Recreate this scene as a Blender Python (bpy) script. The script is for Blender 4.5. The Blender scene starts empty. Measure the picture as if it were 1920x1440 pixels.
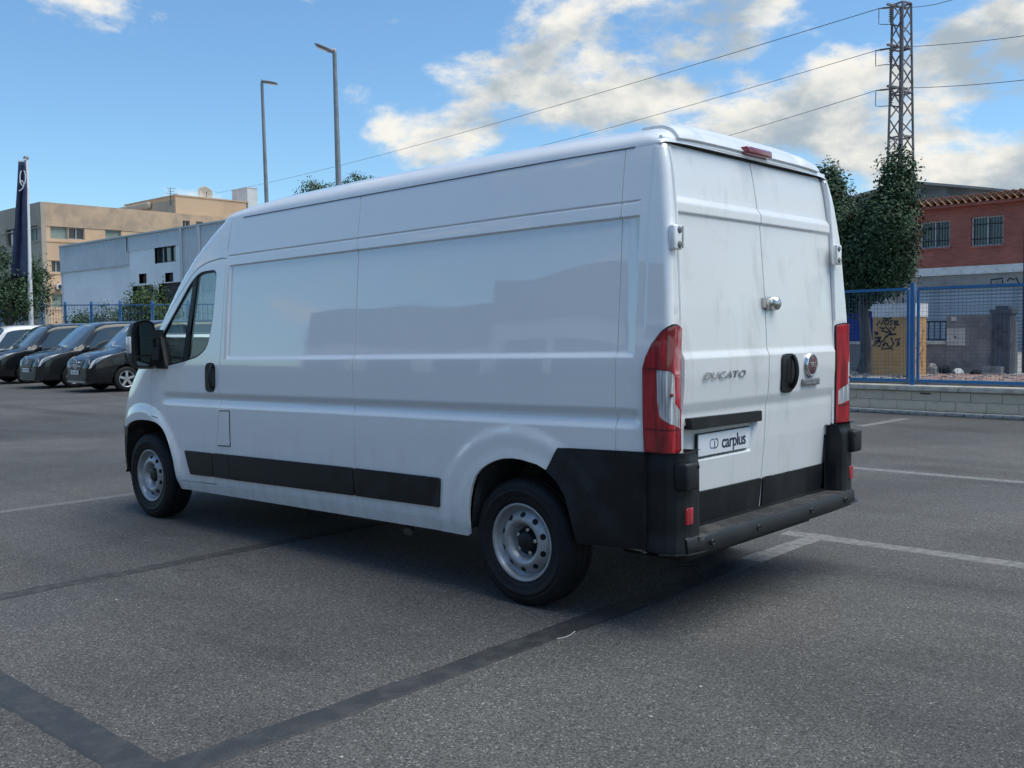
import bpy, bmesh, math, random
import numpy as np
from mathutils import Matrix, Vector
from mathutils.geometry import delaunay_2d_cdt

scene = bpy.context.scene
COL = scene.collection
rad = math.radians

# ---------------------------------------------------------------- camera
CAM = np.array([-3.495, 4.8465, 1.4703])
YAW, PITCH, ROLL, FPX = -.8293, -.0539, -.0137, 1851.
_F = np.array([math.cos(YAW)*math.cos(PITCH), math.sin(YAW)*math.cos(PITCH), math.sin(PITCH)])
_R0 = np.array([math.sin(YAW), -math.cos(YAW), 0.])
_U0 = np.cross(_R0, _F)
_R = _R0*math.cos(ROLL) + _U0*math.sin(ROLL)
_U = -_R0*math.sin(ROLL) + _U0*math.cos(ROLL)
cam_data = bpy.data.cameras.new('camera')
cam_data.sensor_width = 36
cam_data.lens = FPX/1920*36
cam_data.clip_start = .05
cam_data.clip_end = 3000
cam = bpy.data.objects.new('camera', cam_data)
COL.objects.link(cam)
cam.matrix_world = Matrix(((_R[0], _U[0], -_F[0], CAM[0]), (_R[1], _U[1], -_F[1], CAM[1]),
                           (_R[2], _U[2], -_F[2], CAM[2]), (0, 0, 0, 1)))
scene.camera = cam

def at(u, v, dist):
    """the point that stands DIST metres away (on the plan) along a sight line"""
    d = _F + _R*(u-960)/FPX + _U*(720-v)/FPX
    return CAM + d*dist/math.hypot(d[0], d[1])
def on_ground(u, v, z=0.):
    d = _F + _R*(u-960)/FPX + _U*(720-v)/FPX
    return CAM + d*(z-CAM[2])/d[2]

# ---------------------------------------------------------------- world, sun, exposure
SUN_DIR = Vector((-.34, -.22, .88)).normalized()      # towards the sun
world = bpy.data.worlds.new('World')
scene.world = world
world.use_nodes = True
wn, wl = world.node_tree.nodes, world.node_tree.links
wn.clear()
def wnode(t, **kw):
    n = wn.new(t)
    for k, v in kw.items():
        setattr(n, k, v)
    return n
def wmath(op, a, b=None, c=None, clamp=False):
    n = wnode('ShaderNodeMath', operation=op, use_clamp=clamp)
    for i, x in enumerate((a, b, c)):
        if x is None: continue
        if isinstance(x, (int, float)): n.inputs[i].default_value = x
        else: wl.new(x, n.inputs[i])
    return n.outputs[0]
w_out = wnode('ShaderNodeOutputWorld')
w_bg = wnode('ShaderNodeBackground')
SKY_STRENGTH = .067
SKY_TINT = (.74, .97, 1.06, 1)
CLOUD_SEED = (3.1, 1.55, .4)
CLOUD_SCALE = 6.4
CLOUD_LIT = (5.9, 5.75, 5.3, 1)
CLOUD_DARK = (2.5, 3.0, 3.4, 1)
w_bg.inputs['Strength'].default_value = SKY_STRENGTH
sky = wnode('ShaderNodeTexSky', sky_type='NISHITA', sun_disc=False)
sky.sun_elevation = math.asin(SUN_DIR.z)
sky.sun_rotation = math.atan2(SUN_DIR.x, SUN_DIR.y)
sky.air_density = 1.0
sky.dust_density = .6
sky.ozone_density = 2.5
tc = wnode('ShaderNodeTexCoord')
sep = wnode('ShaderNodeSeparateXYZ')
wl.new(tc.outputs['Generated'], sep.inputs[0])
# clouds: fractal noise on the sky's directions, a low bank of cumulus towards one quarter of the sky
scl = wnode('ShaderNodeVectorMath', operation='MULTIPLY')
wl.new(tc.outputs['Generated'], scl.inputs[0]); scl.inputs[1].default_value = (1, 1, 1.9)
mp = wnode('ShaderNodeMapping')
mp.inputs['Location'].default_value = CLOUD_SEED
wl.new(scl.outputs[0], mp.inputs['Vector'])
def wnoise(vec, scale, detail, rough, dist=0., off=None):
    n = wnode('ShaderNodeTexNoise')
    n.inputs['Scale'].default_value = scale
    n.inputs['Detail'].default_value = detail
    n.inputs['Roughness'].default_value = rough
    n.inputs['Distortion'].default_value = dist
    if off is not None:
        m = wnode('ShaderNodeVectorMath', operation='ADD')
        wl.new(vec, m.inputs[0]); m.inputs[1].default_value = off
        vec = m.outputs[0]
    wl.new(vec, n.inputs['Vector'])
    return n.outputs['Fac']
def wrange(x, a, b, c=0., d=1.):
    n = wnode('ShaderNodeMapRange', interpolation_type='SMOOTHSTEP')
    wl.new(x, n.inputs['Value'])
    for k, v in zip(('From Min', 'From Max', 'To Min', 'To Max'), (a, b, c, d)): n.inputs[k].default_value = v
    return n.outputs[0]
n1 = wnoise(mp.outputs[0], CLOUD_SCALE, 12, .57, .12)
n2 = wnoise(mp.outputs[0], CLOUD_SCALE, 12, .57, .12, (-.03, -.02, .055))     # the same field, a little up towards the light
bank_az = rad(-118)
bdot = wmath('ADD', wmath('MULTIPLY', sep.outputs[0], math.cos(bank_az)), wmath('MULTIPLY', sep.outputs[1], math.sin(bank_az)))
low = wrange(sep.outputs[2], .22, .34, 1., 0.)
bank = wmath('MULTIPLY', wrange(bdot, .10, .46), low)
dens = wmath('ADD', n1, wmath('SUBTRACT', wmath('MULTIPLY', bank, .17), .092))
dens2 = wmath('ADD', n2, wmath('SUBTRACT', wmath('MULTIPLY', bank, .17), .092))
cov = wrange(dens, .475, .60)
shade = wrange(dens2, .47, .69)
ramp = wnode('ShaderNodeMix', data_type='RGBA')
wl.new(shade, ramp.inputs['Factor'])
ramp.inputs['A'].default_value = CLOUD_LIT
ramp.inputs['B'].default_value = CLOUD_DARK
tint = wnode('ShaderNodeMix', data_type='RGBA', blend_type='MULTIPLY')
tint.inputs['Factor'].default_value = 1.
wl.new(sky.outputs[0], tint.inputs['A']); tint.inputs['B'].default_value = SKY_TINT
mixc = wnode('ShaderNodeMix', data_type='RGBA')
wl.new(cov, mixc.inputs['Factor'])
wl.new(tint.outputs['Result'], mixc.inputs['A'])
wl.new(ramp.outputs['Result'], mixc.inputs['B'])
wl.new(mixc.outputs['Result'], w_bg.inputs['Color'])
wl.new(w_bg.outputs[0], w_out.inputs[0])

sun_data = bpy.data.lights.new('sun', 'SUN')
sun_data.energy = 1.5
sun_data.angle = rad(62)
sun_data.color = (1, .97, .85)
sun = bpy.data.objects.new('sun', sun_data)
COL.objects.link(sun)
sun.rotation_euler = SUN_DIR.to_track_quat('Z', 'Y').to_euler()

scene.view_settings.view_transform = 'Standard'
scene.view_settings.look = 'None'
scene.view_settings.gamma = 1
scene.view_settings.use_curve_mapping = False
scene.view_settings.exposure = 1.27
scene.render.engine = 'CYCLES'
scene.cycles.use_adaptive_sampling = True
scene.cycles.adaptive_threshold = .02
scene.cycles.use_denoising = True
scene.cycles.max_bounces = 8
scene.cycles.transparent_max_bounces = 24
scene.cycles.caustics_reflective = False
scene.cycles.caustics_refractive = False

# ---------------------------------------------------------------- materials
MATS = {}
def mat(name, color=(.5, .5, .5), rough=.5, metal=0., coat=0., coat_rough=.03, spec=.5, var=0., var_scale=8., var_color=None,
        bump=0., bump_scale=60., emit=None, rough_var=0., detail=5., stretch=None, var_lo=.42, var_hi=.66):
    if name in MATS: return MATS[name]
    m = bpy.data.materials.new(name); m.use_nodes = True
    nt = m.node_tree; b = nt.nodes['Principled BSDF']
    b.inputs['Base Color'].default_value = (*color, 1)
    b.inputs['Roughness'].default_value = rough
    b.inputs['Metallic'].default_value = metal
    b.inputs['Coat Weight'].default_value = coat
    b.inputs['Coat Roughness'].default_value = coat_rough
    b.inputs['Specular IOR Level'].default_value = spec
    t = nt.nodes.new('ShaderNodeTexCoord')
    vec = t.outputs['Object']
    if stretch:
        mpn = nt.nodes.new('ShaderNodeMapping'); mpn.inputs['Scale'].default_value = stretch
        nt.links.new(vec, mpn.inputs['Vector']); vec = mpn.outputs[0]
    if var or var_color:
        n = nt.nodes.new('ShaderNodeTexNoise')
        n.inputs['Scale'].default_value = var_scale; n.inputs['Detail'].default_value = detail; n.inputs['Roughness'].default_value = .62
        nt.links.new(vec, n.inputs['Vector'])
        r = nt.nodes.new('ShaderNodeMapRange'); r.interpolation_type = 'SMOOTHSTEP'
        r.inputs['From Min'].default_value = var_lo; r.inputs['From Max'].default_value = var_hi
        nt.links.new(n.outputs['Fac'], r.inputs['Value'])
        mx = nt.nodes.new('ShaderNodeMix'); mx.data_type = 'RGBA'
        vc = var_color if var_color else tuple(c*(1-var) for c in color)
        mx.inputs['A'].default_value = (*color, 1); mx.inputs['B'].default_value = (*vc, 1)
        nt.links.new(r.outputs[0], mx.inputs['Factor'])
        nt.links.new(mx.outputs['Result'], b.inputs['Base Color'])
        if rough_var:
            rr = nt.nodes.new('ShaderNodeMapRange')
            rr.inputs['To Min'].default_value = rough; rr.inputs['To Max'].default_value = rough + rough_var
            nt.links.new(r.outputs[0], rr.inputs['Value']); nt.links.new(rr.outputs[0], b.inputs['Roughness'])
    if bump:
        n = nt.nodes.new('ShaderNodeTexNoise'); n.inputs['Scale'].default_value = bump_scale; n.inputs['Detail'].default_value = 4
        nt.links.new(vec, n.inputs['Vector'])
        bp = nt.nodes.new('ShaderNodeBump'); bp.inputs['Strength'].default_value = bump; bp.inputs['Distance'].default_value = .01
        nt.links.new(n.outputs['Fac'], bp.inputs['Height']); nt.links.new(bp.outputs[0], b.inputs['Normal'])
    if emit:
        b.inputs['Emission Color'].default_value = (*emit[:3], 1); b.inputs['Emission Strength'].default_value = emit[3]
    MATS[name] = m
    return m

def glass_mat(name, tint=(.75, .85, .82), refl=1.0):
    if name in MATS: return MATS[name]
    m = bpy.data.materials.new(name); m.use_nodes = True
    nt = m.node_tree; nt.nodes.clear()
    o = nt.nodes.new('ShaderNodeOutputMaterial')
    tr = nt.nodes.new('ShaderNodeBsdfTransparent'); tr.inputs[0].default_value = (*tint, 1)
    gl = nt.nodes.new('ShaderNodeBsdfGlossy'); gl.inputs['Roughness'].default_value = .01; gl.inputs[0].default_value = (refl, refl, refl, 1)
    fr = nt.nodes.new('ShaderNodeFresnel')
    ge = nt.nodes.new('ShaderNodeNewGeometry'); io = nt.nodes.new('ShaderNodeMapRange')       # a thin pane reflects alike from both faces
    io.inputs['To Min'].default_value = 1.52; io.inputs['To Max'].default_value = 1/1.52
    nt.links.new(ge.outputs['Backfacing'], io.inputs['Value']); nt.links.new(io.outputs[0], fr.inputs[0])
    mx = nt.nodes.new('ShaderNodeMixShader')
    nt.links.new(fr.outputs[0], mx.inputs[0]); nt.links.new(tr.outputs[0], mx.inputs[1]); nt.links.new(gl.outputs[0], mx.inputs[2])
    nt.links.new(mx.outputs[0], o.inputs[0])
    MATS[name] = m
    return m

# ---------------------------------------------------------------- object helpers
def basis(o):
    m = o.matrix_basis.copy()
    p = o.parent
    if p is not None:
        m = basis(p) @ o.matrix_parent_inverse @ m
    return m
def link(name, data, material=None, parent=None):
    o = bpy.data.objects.new(name, data)
    COL.objects.link(o)
    if material is not None and data is not None and not data.materials:
        data.materials.append(material)
    if parent is not None:
        o.parent = parent
        o.matrix_parent_inverse = basis(parent).inverted()
    return o
def tag(o, label=None, cat=None, group=None, kind=None):
    if label: o['label'] = label
    if cat: o['category'] = cat
    if group: o['group'] = group
    if kind: o['kind'] = kind
    return o
def thing(name, loc, label, cat, group=None, rotz=0.):
    o = bpy.data.objects.new(name, None)
    COL.objects.link(o)
    o.empty_display_size = .1
    o.location = loc; o.rotation_euler = (0, 0, rotz)
    return tag(o, label, cat, group)
def copy_tree(o, parent=None):
    c = o.copy(); COL.objects.link(c)
    if parent is not None: c.parent = parent
    for ch in list(o.children):
        copy_tree(ch, c)
    return c

class MB:
    """collects shapes; build() links them as one mesh object"""
    def __init__(s): s.v, s.f, s.sm = [], [], []
    def add(s, verts, faces, smooth=False):
        b = len(s.v)
        s.v += [tuple(map(float, p)) for p in verts]
        s.f += [tuple(i+b for i in f) for f in faces]
        s.sm += [smooth]*len(faces)
        return s
    def box(s, a, b, bev=0.):
        (x0, y0, z0), (x1, y1, z1) = [min(p, q) for p, q in zip(a, b)], [max(p, q) for p, q in zip(a, b)]
        if bev <= 0:
            v = [(x0, y0, z0), (x1, y0, z0), (x1, y1, z0), (x0, y1, z0), (x0, y0, z1), (x1, y0, z1), (x1, y1, z1), (x0, y1, z1)]
            return s.add(v, [(0, 3, 2, 1), (4, 5, 6, 7), (0, 1, 5, 4), (1, 2, 6, 5), (2, 3, 7, 6), (3, 0, 4, 7)])
        bm = bmesh.new()
        bmesh.ops.create_cube(bm, size=1)
        for vv in bm.verts:
            vv.co = ((x0+x1)/2 + vv.co.x*(x1-x0), (y0+y1)/2 + vv.co.y*(y1-y0), (z0+z1)/2 + vv.co.z*(z1-z0))
        bmesh.ops.bevel(bm, geom=bm.edges[:], offset=min(bev, .49*min(x1-x0, y1-y0, z1-z0)), segments=2, affect='EDGES', profile=.6)
        bm.verts.index_update()
        s.add([vv.co[:] for vv in bm.verts], [tuple(q.index for q in f.verts) for f in bm.faces], True)
        bm.free(); return s
    def obox(s, c, ex, ey, ez):
        """box with centre c and half-axis vectors"""
        c, ex, ey, ez = map(np.array, (c, ex, ey, ez))
        v = [c+sx*ex+sy*ey+sz*ez for sz in (-1, 1) for sx, sy in ((-1, -1), (1, -1), (1, 1), (-1, 1))]
        return s.add(v, [(0, 3, 2, 1), (4, 5, 6, 7), (0, 1, 5, 4), (1, 2, 6, 5), (2, 3, 7, 6), (3, 0, 4, 7)])
    def bar(s, p, q, w, h=None):
        p, q = np.array(p, float), np.array(q, float)
        d = q-p; L = np.linalg.norm(d); d /= max(L, 1e-9)
        up = np.array([0, 0, 1.]) if abs(d[2]) < .9 else np.array([1., 0, 0])
        a = np.cross(d, up); a /= np.linalg.norm(a); b = np.cross(a, d)
        return s.obox((p+q)/2, d*L/2, a*w/2, b*(h or w)/2)
    def tube(s, pts, r, n=8, cap=True, smooth=True):
        pts = [np.array(p, float) for p in pts]
        rs = r if hasattr(r, '__len__') else [r]*len(pts)
        rings = []
        ref = None
        for i, p in enumerate(pts):
            d = pts[min(i+1, len(pts)-1)] - pts[max(i-1, 0)]
            d = d/max(np.linalg.norm(d), 1e-9)
            if ref is None:
                ref = np.array([0, 0, 1.]) if abs(d[2]) < .9 else np.array([1., 0, 0])
            a = np.cross(d, ref); a /= max(np.linalg.norm(a), 1e-9); b = np.cross(a, d); ref = b
            rings.append([p + rs[i]*(math.cos(2*math.pi*k/n)*a + math.sin(2*math.pi*k/n)*b) for k in range(n)])
        v = [q for rg in rings for q in rg]
        f = [(i*n+k, i*n+(k+1) % n, (i+1)*n+(k+1) % n, (i+1)*n+k) for i in range(len(pts)-1) for k in range(n)]
        s.add(v, f, smooth)
        if cap:
            s.add(rings[0], [tuple(range(n))]); s.add(rings[-1], [tuple(range(n))[::-1]])
        return s
    def prism(s, poly, frame, depth):
        """polygon (a,b) extruded; frame = (origin, axis a, axis b, axis out)"""
        o, a, b, c = [np.array(t, float) for t in frame]
        n = len(poly)
        lo = [o+p*a+q*b for p, q in poly]; hi = [t+depth*c for t in lo]
        return s.add(lo+hi, [tuple(range(n))[::-1], tuple(range(n, 2*n))] + [(i, (i+1) % n, n+(i+1) % n, n+i) for i in range(n)])
    def lathe(s, prof, c, axis='y', n=48, smooth=True, closed=False):
        """profile of (offset along axis, radius)"""
        c = np.array(c, float); v = []
        for (o, r) in prof:
            for k in range(n):
                t = 2*math.pi*k/n
                p = {'y': (r*math.cos(t), o, r*math.sin(t)), 'x': (o, r*math.cos(t), r*math.sin(t)), 'z': (r*math.cos(t), r*math.sin(t), o)}[axis]
                v.append(c+np.array(p))
        m = len(prof)
        f = [(i*n+k, i*n+(k+1) % n, (i+1)*n+(k+1) % n, (i+1)*n+k) for i in range(m-1) for k in range(n)]
        return s.add(v, f, smooth)
    def mesh(s, name):
        me = bpy.data.meshes.new(name)
        me.from_pydata(s.v, [], s.f)
        me.polygons.foreach_set('use_smooth', s.sm)
        me.update()
        return me
    def build(s, name, material=None, parent=None, edge_split=None, normals=True):
        me = s.mesh(name)
        if normals:
            bm = bmesh.new(); bm.from_mesh(me)
            bmesh.ops.recalc_face_normals(bm, faces=bm.faces[:])
            bm.to_mesh(me); bm.free()
        if edge_split:
            try: me.set_sharp_from_angle(angle=rad(edge_split))
            except Exception: pass
        return link(name, me, material, parent)

def inside(poly, P):
    """even-odd test of points P (n,2) against a polygon"""
    poly = np.asarray(poly); x, y = P[:, 0], P[:, 1]
    r = np.zeros(len(P), bool)
    a = poly; b = np.roll(poly, -1, 0)
    for (x0, y0), (x1, y1) in zip(a, b):
        if y0 == y1: continue
        c = ((y0 > y) != (y1 > y)) & (x < (x1-x0)*(y-y0)/(y1-y0)+x0)
        r ^= c
    return r
def dist_to(poly, P):
    poly = np.asarray(poly); d = np.full(len(P), 1e9)
    for a, b in zip(poly, np.roll(poly, -1, 0)):
        ab = b-a; L = (ab**2).sum()
        if L < 1e-14: continue
        t = np.clip(((P-a)@ab)/L, 0, 1)
        d = np.minimum(d, np.hypot(*(P-(a+t[:, None]*ab)).T))
    return d
def densify(poly, step):
    out = []
    n = len(poly)
    for i in range(n):
        a, b = np.array(poly[i], float), np.array(poly[(i+1) % n], float)
        k = max(1, int(math.ceil(np.linalg.norm(b-a)/step)))
        out += [tuple(a+(b-a)*j/k) for j in range(k)]
    return out
def on_lines(poly, cols, rows, eps):
    """add boundary points where the outline crosses the grid lines"""
    out = []; n = len(poly); cols = np.asarray(cols, float); rows = np.asarray(rows, float)
    for i in range(n):
        a, b = np.array(poly[i], float), np.array(poly[(i+1) % n], float); d = b-a; L = np.linalg.norm(d)
        out.append(tuple(a))
        if L < 1e-9: continue
        ts = []
        for k, g_ in ((0, cols), (1, rows)):
            if abs(d[k]) > 1e-9 and len(g_):
                t = (g_-a[k])/d[k]; ts += list(t[(t > eps/L) & (t < 1-eps/L)])
        last = -1
        for t in sorted(ts):
            if (t-last)*L > eps: out.append(tuple(a+d*t)); last = t
    return out
def round_poly(poly, r, seg=4):
    """round the corners of a polygon"""
    out = []; n = len(poly)
    rr = r if hasattr(r, '__len__') else [r]*n
    for i in range(n):
        p, c, q = [np.array(poly[j % n], float) for j in (i-1, i, i+1)]
        if rr[i] <= 0:
            out.append(tuple(c)); continue
        a = p-c; b = q-c
        la, lb = np.linalg.norm(a), np.linalg.norm(b)
        k = min(rr[i], .48*la, .48*lb)
        s0, s1 = c+a/la*k, c+b/lb*k
        for j in range(seg+1):
            t = j/seg
            out.append(tuple((1-t)**2*s0+2*t*(1-t)*c+t*t*s1))
    return out
def panel(name, outer, fn, cols, rows, material, parent, holes=(), step=.03, skirt=.018, flip=False, margin=.35, label=None, thick=None):
    """a curved sheet: polygon in the (a,b) parameter plane, laid on the surface fn(a,b) -> xyz, with analytic normals and a turned-in edge"""
    loops = [on_lines(densify(l, step), cols, rows, .004) for l in [outer, *holes]]
    pts = [p for l in loops for p in l]
    edges = []; b0 = 0
    for l in loops:
        edges += [(b0+i, b0+(i+1) % len(l)) for i in range(len(l))]; b0 += len(l)
    A, B = np.meshgrid(np.asarray(cols, float), np.asarray(rows, float)); G = np.stack([A.ravel(), B.ravel()], 1)
    keep = inside(loops[0], G)
    for h in loops[1:]: keep &= ~inside(h, G)
    G = G[keep]
    if len(G):
        d = np.min([dist_to(l, G) for l in loops], 0)
        G = G[d > margin*min(step, .02)]
    allp = [Vector(p) for p in pts] + [Vector(p) for p in G.tolist()]
    vo, eo, fo, *_ = delaunay_2d_cdt(allp, edges, [], 0, 1e-7)
    P = np.array([(v.x, v.y) for v in vo])
    F = np.array([f for f in fo if len(f) == 3], int)
    cen = P[F].mean(1)
    k = inside(loops[0], cen)
    for h in loops[1:]: k &= ~inside(h, cen)
    F = F[k]
    X = np.stack(fn(P[:, 0], P[:, 1]), 1)
    e = 1e-4
    da = np.stack(fn(P[:, 0]+e, P[:, 1]), 1) - np.stack(fn(P[:, 0]-e, P[:, 1]), 1)
    db = np.stack(fn(P[:, 0], P[:, 1]+e), 1) - np.stack(fn(P[:, 0], P[:, 1]-e), 1)
    N = np.cross(da, db)
    if flip: N = -N
    N /= np.maximum(np.linalg.norm(N, axis=1), 1e-12)[:, None]
    tri = X[F]; fnm = np.cross(tri[:, 1]-tri[:, 0], tri[:, 2]-tri[:, 0])
    rev = (fnm*N[F].mean(1)).sum(1) < 0
    F[rev] = F[rev][:, ::-1]
    verts = X.tolist(); norms = N.tolist(); faces = [tuple(f) for f in F.tolist()]
    if skirt:
        # boundary edges of the kept triangles
        cnt = {}
        for f in faces:
            for i in range(3):
                a, b = f[i], f[(i+1) % 3]
                cnt[(a, b)] = 1
        bnd = [(a, b) for (a, b) in cnt if (b, a) not in cnt]
        new = {}
        cp = {}
        acc = {}
        for a, b in bnd:
            t = X[b]-X[a]; o = np.cross(t, N[a]+N[b]); o /= max(np.linalg.norm(o), 1e-12)
            acc.setdefault(a, []).append(o); acc.setdefault(b, []).append(o)
        for a in acc:
            o = np.mean(acc[a], 0); o /= max(np.linalg.norm(o), 1e-12)
            nn = .75*o+.35*N[a]; nn /= np.linalg.norm(nn)
            cp[a] = len(verts); verts.append(X[a].tolist()); norms.append(nn.tolist())
            new[a] = len(verts); verts.append((X[a]-N[a]*skirt).tolist()); norms.append(o.tolist())
        for a, b in bnd:
            faces.append((cp[b], cp[a], new[a], new[b]))
    me = bpy.data.meshes.new(name)
    me.from_pydata(verts, [], faces)
    me.polygons.foreach_set('use_smooth', [True]*len(faces))
    me.update()
    me.normals_split_custom_set_from_vertices(norms)
    o = link(name, me, material, parent)
    if label: o['label'] = label
    return o
def text_mesh(txt, size, depth=.0, shear=0., spacing=1., bold=0.):
    cu = bpy.data.curves.new('lettering', 'FONT')
    cu.body = txt; cu.size = size; cu.extrude = depth; cu.shear = shear; cu.space_character = spacing; cu.offset = bold
    cu.align_x = 'CENTER'; cu.align_y = 'CENTER'; cu.resolution_u = 3
    o = bpy.data.objects.new('lettering', cu); COL.objects.link(o)
    dg = bpy.context.evaluated_depsgraph_get()
    me = bpy.data.meshes.new_from_object(o.evaluated_get(dg))
    bpy.data.objects.remove(o); bpy.data.curves.remove(cu)
    return me
def place_text(txt, size, frame, material, parent, name='lettering', sx=1., **kw):
    """frame: origin, axis right, axis up (unit); the text faces right x up"""
    me = text_mesh(txt, size, **kw)
    o, a, b = [np.array(t, float) for t in frame]; c = np.cross(a, b)
    co = np.zeros(len(me.vertices)*3); me.vertices.foreach_get('co', co); co = co.reshape(-1, 3)
    co = o + co[:, :1]*sx*a + co[:, 1:2]*b + co[:, 2:3]*c
    me.vertices.foreach_set('co', co.ravel()); me.update()
    me.materials.clear()
    return link(name, me, material, parent)
# ---------------------------------------------------------------- the white van: surface functions (x forward from the rear axle, y left, z up)
RAKE = .0132                                     # the empty van sits nose-down on its springs
WB = 4.035
HUB = .338
def rk(x, y, z): return x, y, z-RAKE*x
def tab(xs, ys, sig, lo, hi, n=900):
    t = np.linspace(lo, hi, n); v = np.interp(t, xs, ys)
    k = int(max(1, 3*sig/((hi-lo)/n))); w = np.exp(-.5*(np.arange(-k, k+1)/max(k/3, 1e-6))**2); w /= w.sum()
    v = np.convolve(np.pad(v, k, mode='edge'), w, mode='valid')
    return lambda q: np.interp(q, t, v)
def ss(a, b, t):
    u = np.clip((t-a)/(b-a), 0, 1); return u*u*(3-2*u)
Yz = tab([.2, .33, .40, .50, .9, 1.3, 2.0, 2.3, 2.36], [.94, .97, 1.0, 1.008, 1.02, 1.02, .965, .925, .912], .03, .2, 2.5)
XRz = tab([.4, .9, 1.5, 1.94, 2.24, 2.376], [-.94, -.945, -.943, -.915, -.878, -.838], .05, .2, 2.6)
XFz = tab([.2, .35, .5, .87, 1.02, 1.2, 1.35, 1.5, 1.67, 1.97, 2.16, 2.29, 2.4], [4.80, 4.93, 4.97, 4.95, 4.86, 4.66, 4.44, 4.22, 4.03, 3.74, 3.52, 3.30, 3.08], .05, .2, 2.6)
RFz = tab([.2, .9, 1.2, 1.5, 1.7, 2.4], [.85, .85, .70, .50, .42, .40], .08, .2, 2.6)
NF, MF = 2.3, 2.6
RC = .032                                        # radius of the rear corner
DOOR_Y = .832
def feat(u, z):
    f = 0*u
    # long recessed panel
    f = f - .017*ss(-.756, -.738, u)*(1-ss(2.772, 2.790, u))*ss(1.324, 1.354, z)*(1-ss(1.992, 2.003, z))
    # channel below the waist
    f = f - .021*ss(-.80, -.74, u)*(1-ss(3.55, 3.75, u))*ss(.978, 1.032, z)*(1-ss(1.037, 1.088, z))
    # thin crease lines high on the side
    f = f - .007*np.exp(-((z-2.070)/.0045)**2)*ss(-.76, -.74, u)*(1-ss(2.79, 2.81, u))
    # raised border beside the rear corner
    f = f + .004*(1-ss(-.815, -.800, u))*ss(1.40, 1.46, z)*(1-ss(2.315, 2.34, z))
    # wheel-arch flares
    d = np.hypot(u, z-.34)
    f = f + .010*(1-ss(.575, .65, d)) + .005*(1-ss(.455, .52, d))
    d = np.hypot(u-WB, z-.39)
    f = f + .022*(1-ss(.52, .60, d))*ss(.2, .5, z)
    # sheet metal is never quite flat
    f = f + .0006*np.sin(4.1*u+1.3*np.sin(3*z))*np.sin(6.3*z+.7) + .0003*np.sin(9.7*u+2.1*z+1)
    return f
def side_xyz(u, z, off=0.):
    u = np.asarray(u, float); z = np.asarray(z, float)
    Y = Yz(z); XR = XRz(z); XF = XFz(z); RF = RFz(z); xs = XF-RF
    q = np.clip((u-xs)/RF, 0, .9999)
    Yt = Y*(1-q**NF)**(1/MF)
    Yt = Yt - .03*(1-ss(-.95, -.1, u))
    phi = np.clip((XR+RC-u)/RC, 0, math.pi/2)
    s = np.maximum(XR+RC-RC*math.pi/2-u, 0)
    x = np.where(u >= XR+RC, u, XR+RC-RC*np.sin(phi) + .30*s)
    Yc = Y - .03
    y = np.where(u >= XR+RC, Yt, Yc-RC+RC*np.cos(phi)-s)
    f = feat(u, z)+off
    x = x - f*np.sin(phi); y = y + f*np.cos(phi)
    return x, y, z-RAKE*x
def u_end(z):
    """parameter at which the rear strip meets the door gap"""
    return XRz(z)+RC-RC*math.pi/2-(Yz(z)-.03-RC-DOOR_Y)
def xb(z, k=.90):
    """x at which the plan has narrowed to k of its width: side panels end, front panels begin"""
    return XFz(z)-RFz(z)+RFz(z)*(1-k**MF)**(1/NF)
def front_xyz(y, z, off=0.):
    y = np.asarray(y, float); z = np.asarray(z, float)
    Y = Yz(z)
    x = XFz(z)-RFz(z)+RFz(z)*(1-np.clip(np.abs(y)/Y, 0, .999)**MF)**(1/NF)+off
    return x, y, z-RAKE*x
Dz = tab([.3, .45, .66, .86, 1.0, 1.045, 1.095, 1.2, 1.312, 1.345, 1.55, 1.75, 2.006, 2.014, 2.060, 2.083, 2.088, 2.22, 2.36],
         [-.862, -.875, -.895, -.913, -.920, -.919, -.934, -.942, -.943, -.928, -.920, -.906, -.885, -.896, -.892, -.878, -.871, -.850, -.822], .004, .3, 2.5, 4000)
def door_xyz(y, z, off=0.):
    y = np.asarray(y, float); z = np.asarray(z, float)
    x = Dz(z) + .014*(np.abs(y)/DOOR_Y)**4*(1-ss(1.6, 2.2, z)) - off
    # licence-plate recess in the left door
    zl = .80 + .0*y
    rec = ss(.105+.28*(.97-z), .135+.36*(.97-z), y)*(1-ss(.785, .80, y))*ss(.802, .816, z)*(1-ss(.985, .99, z))
    x = x + .036*rec
    x = x + .0005*np.sin(7*y+1)*np.sin(5*z)
    return x, y, z-RAKE*x
def Hx(x):
    t = np.clip((-.70-x)/.152, 0, 1)
    h = np.interp(x, [-.6, -.3, .5, 1.5, 2.3, 2.7, 3.0, 3.25], [.142, .16, .172, .175, .165, .135, .085, .03])
    return h*(1-t**2.2)**(1/2.2)
_HS = [(-.9+i*.005) for i in range(840)]
_HV = np.convolve(np.pad(Hx(np.array(_HS)), 24, mode='edge'), np.hanning(49)/np.hanning(49).sum(), mode='valid')
def Hsm(x):
    x = np.asarray(x, float)
    return np.where(x < -.55, Hx(x), np.interp(x, _HS, _HV))
def roof_xyz(x, t, off=0.):
    """t in [-1,1] across the roof"""
    x = np.asarray(x, float); a = np.asarray(t, float)*math.pi/2
    Yr = np.where(x < -.1, Yz(2.335)-.03*(1-ss(-.95, -.1, x)), Yz(2.335))
    q = np.clip((x-(XFz(2.335)-RFz(2.335)))/RFz(2.335), 0, .9999)
    Yr = Yr*(1-q**NF)**(1/MF)
    sgn = np.sign(a); c = np.abs(np.cos(a)); s_ = np.abs(np.sin(a))
    y = sgn*(Yr+off)*s_**(2/4.6); h = (Hsm(x)+off)*c**(2/2.1)
    z = 2.335+h
    return x, y, z-RAKE*x
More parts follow.
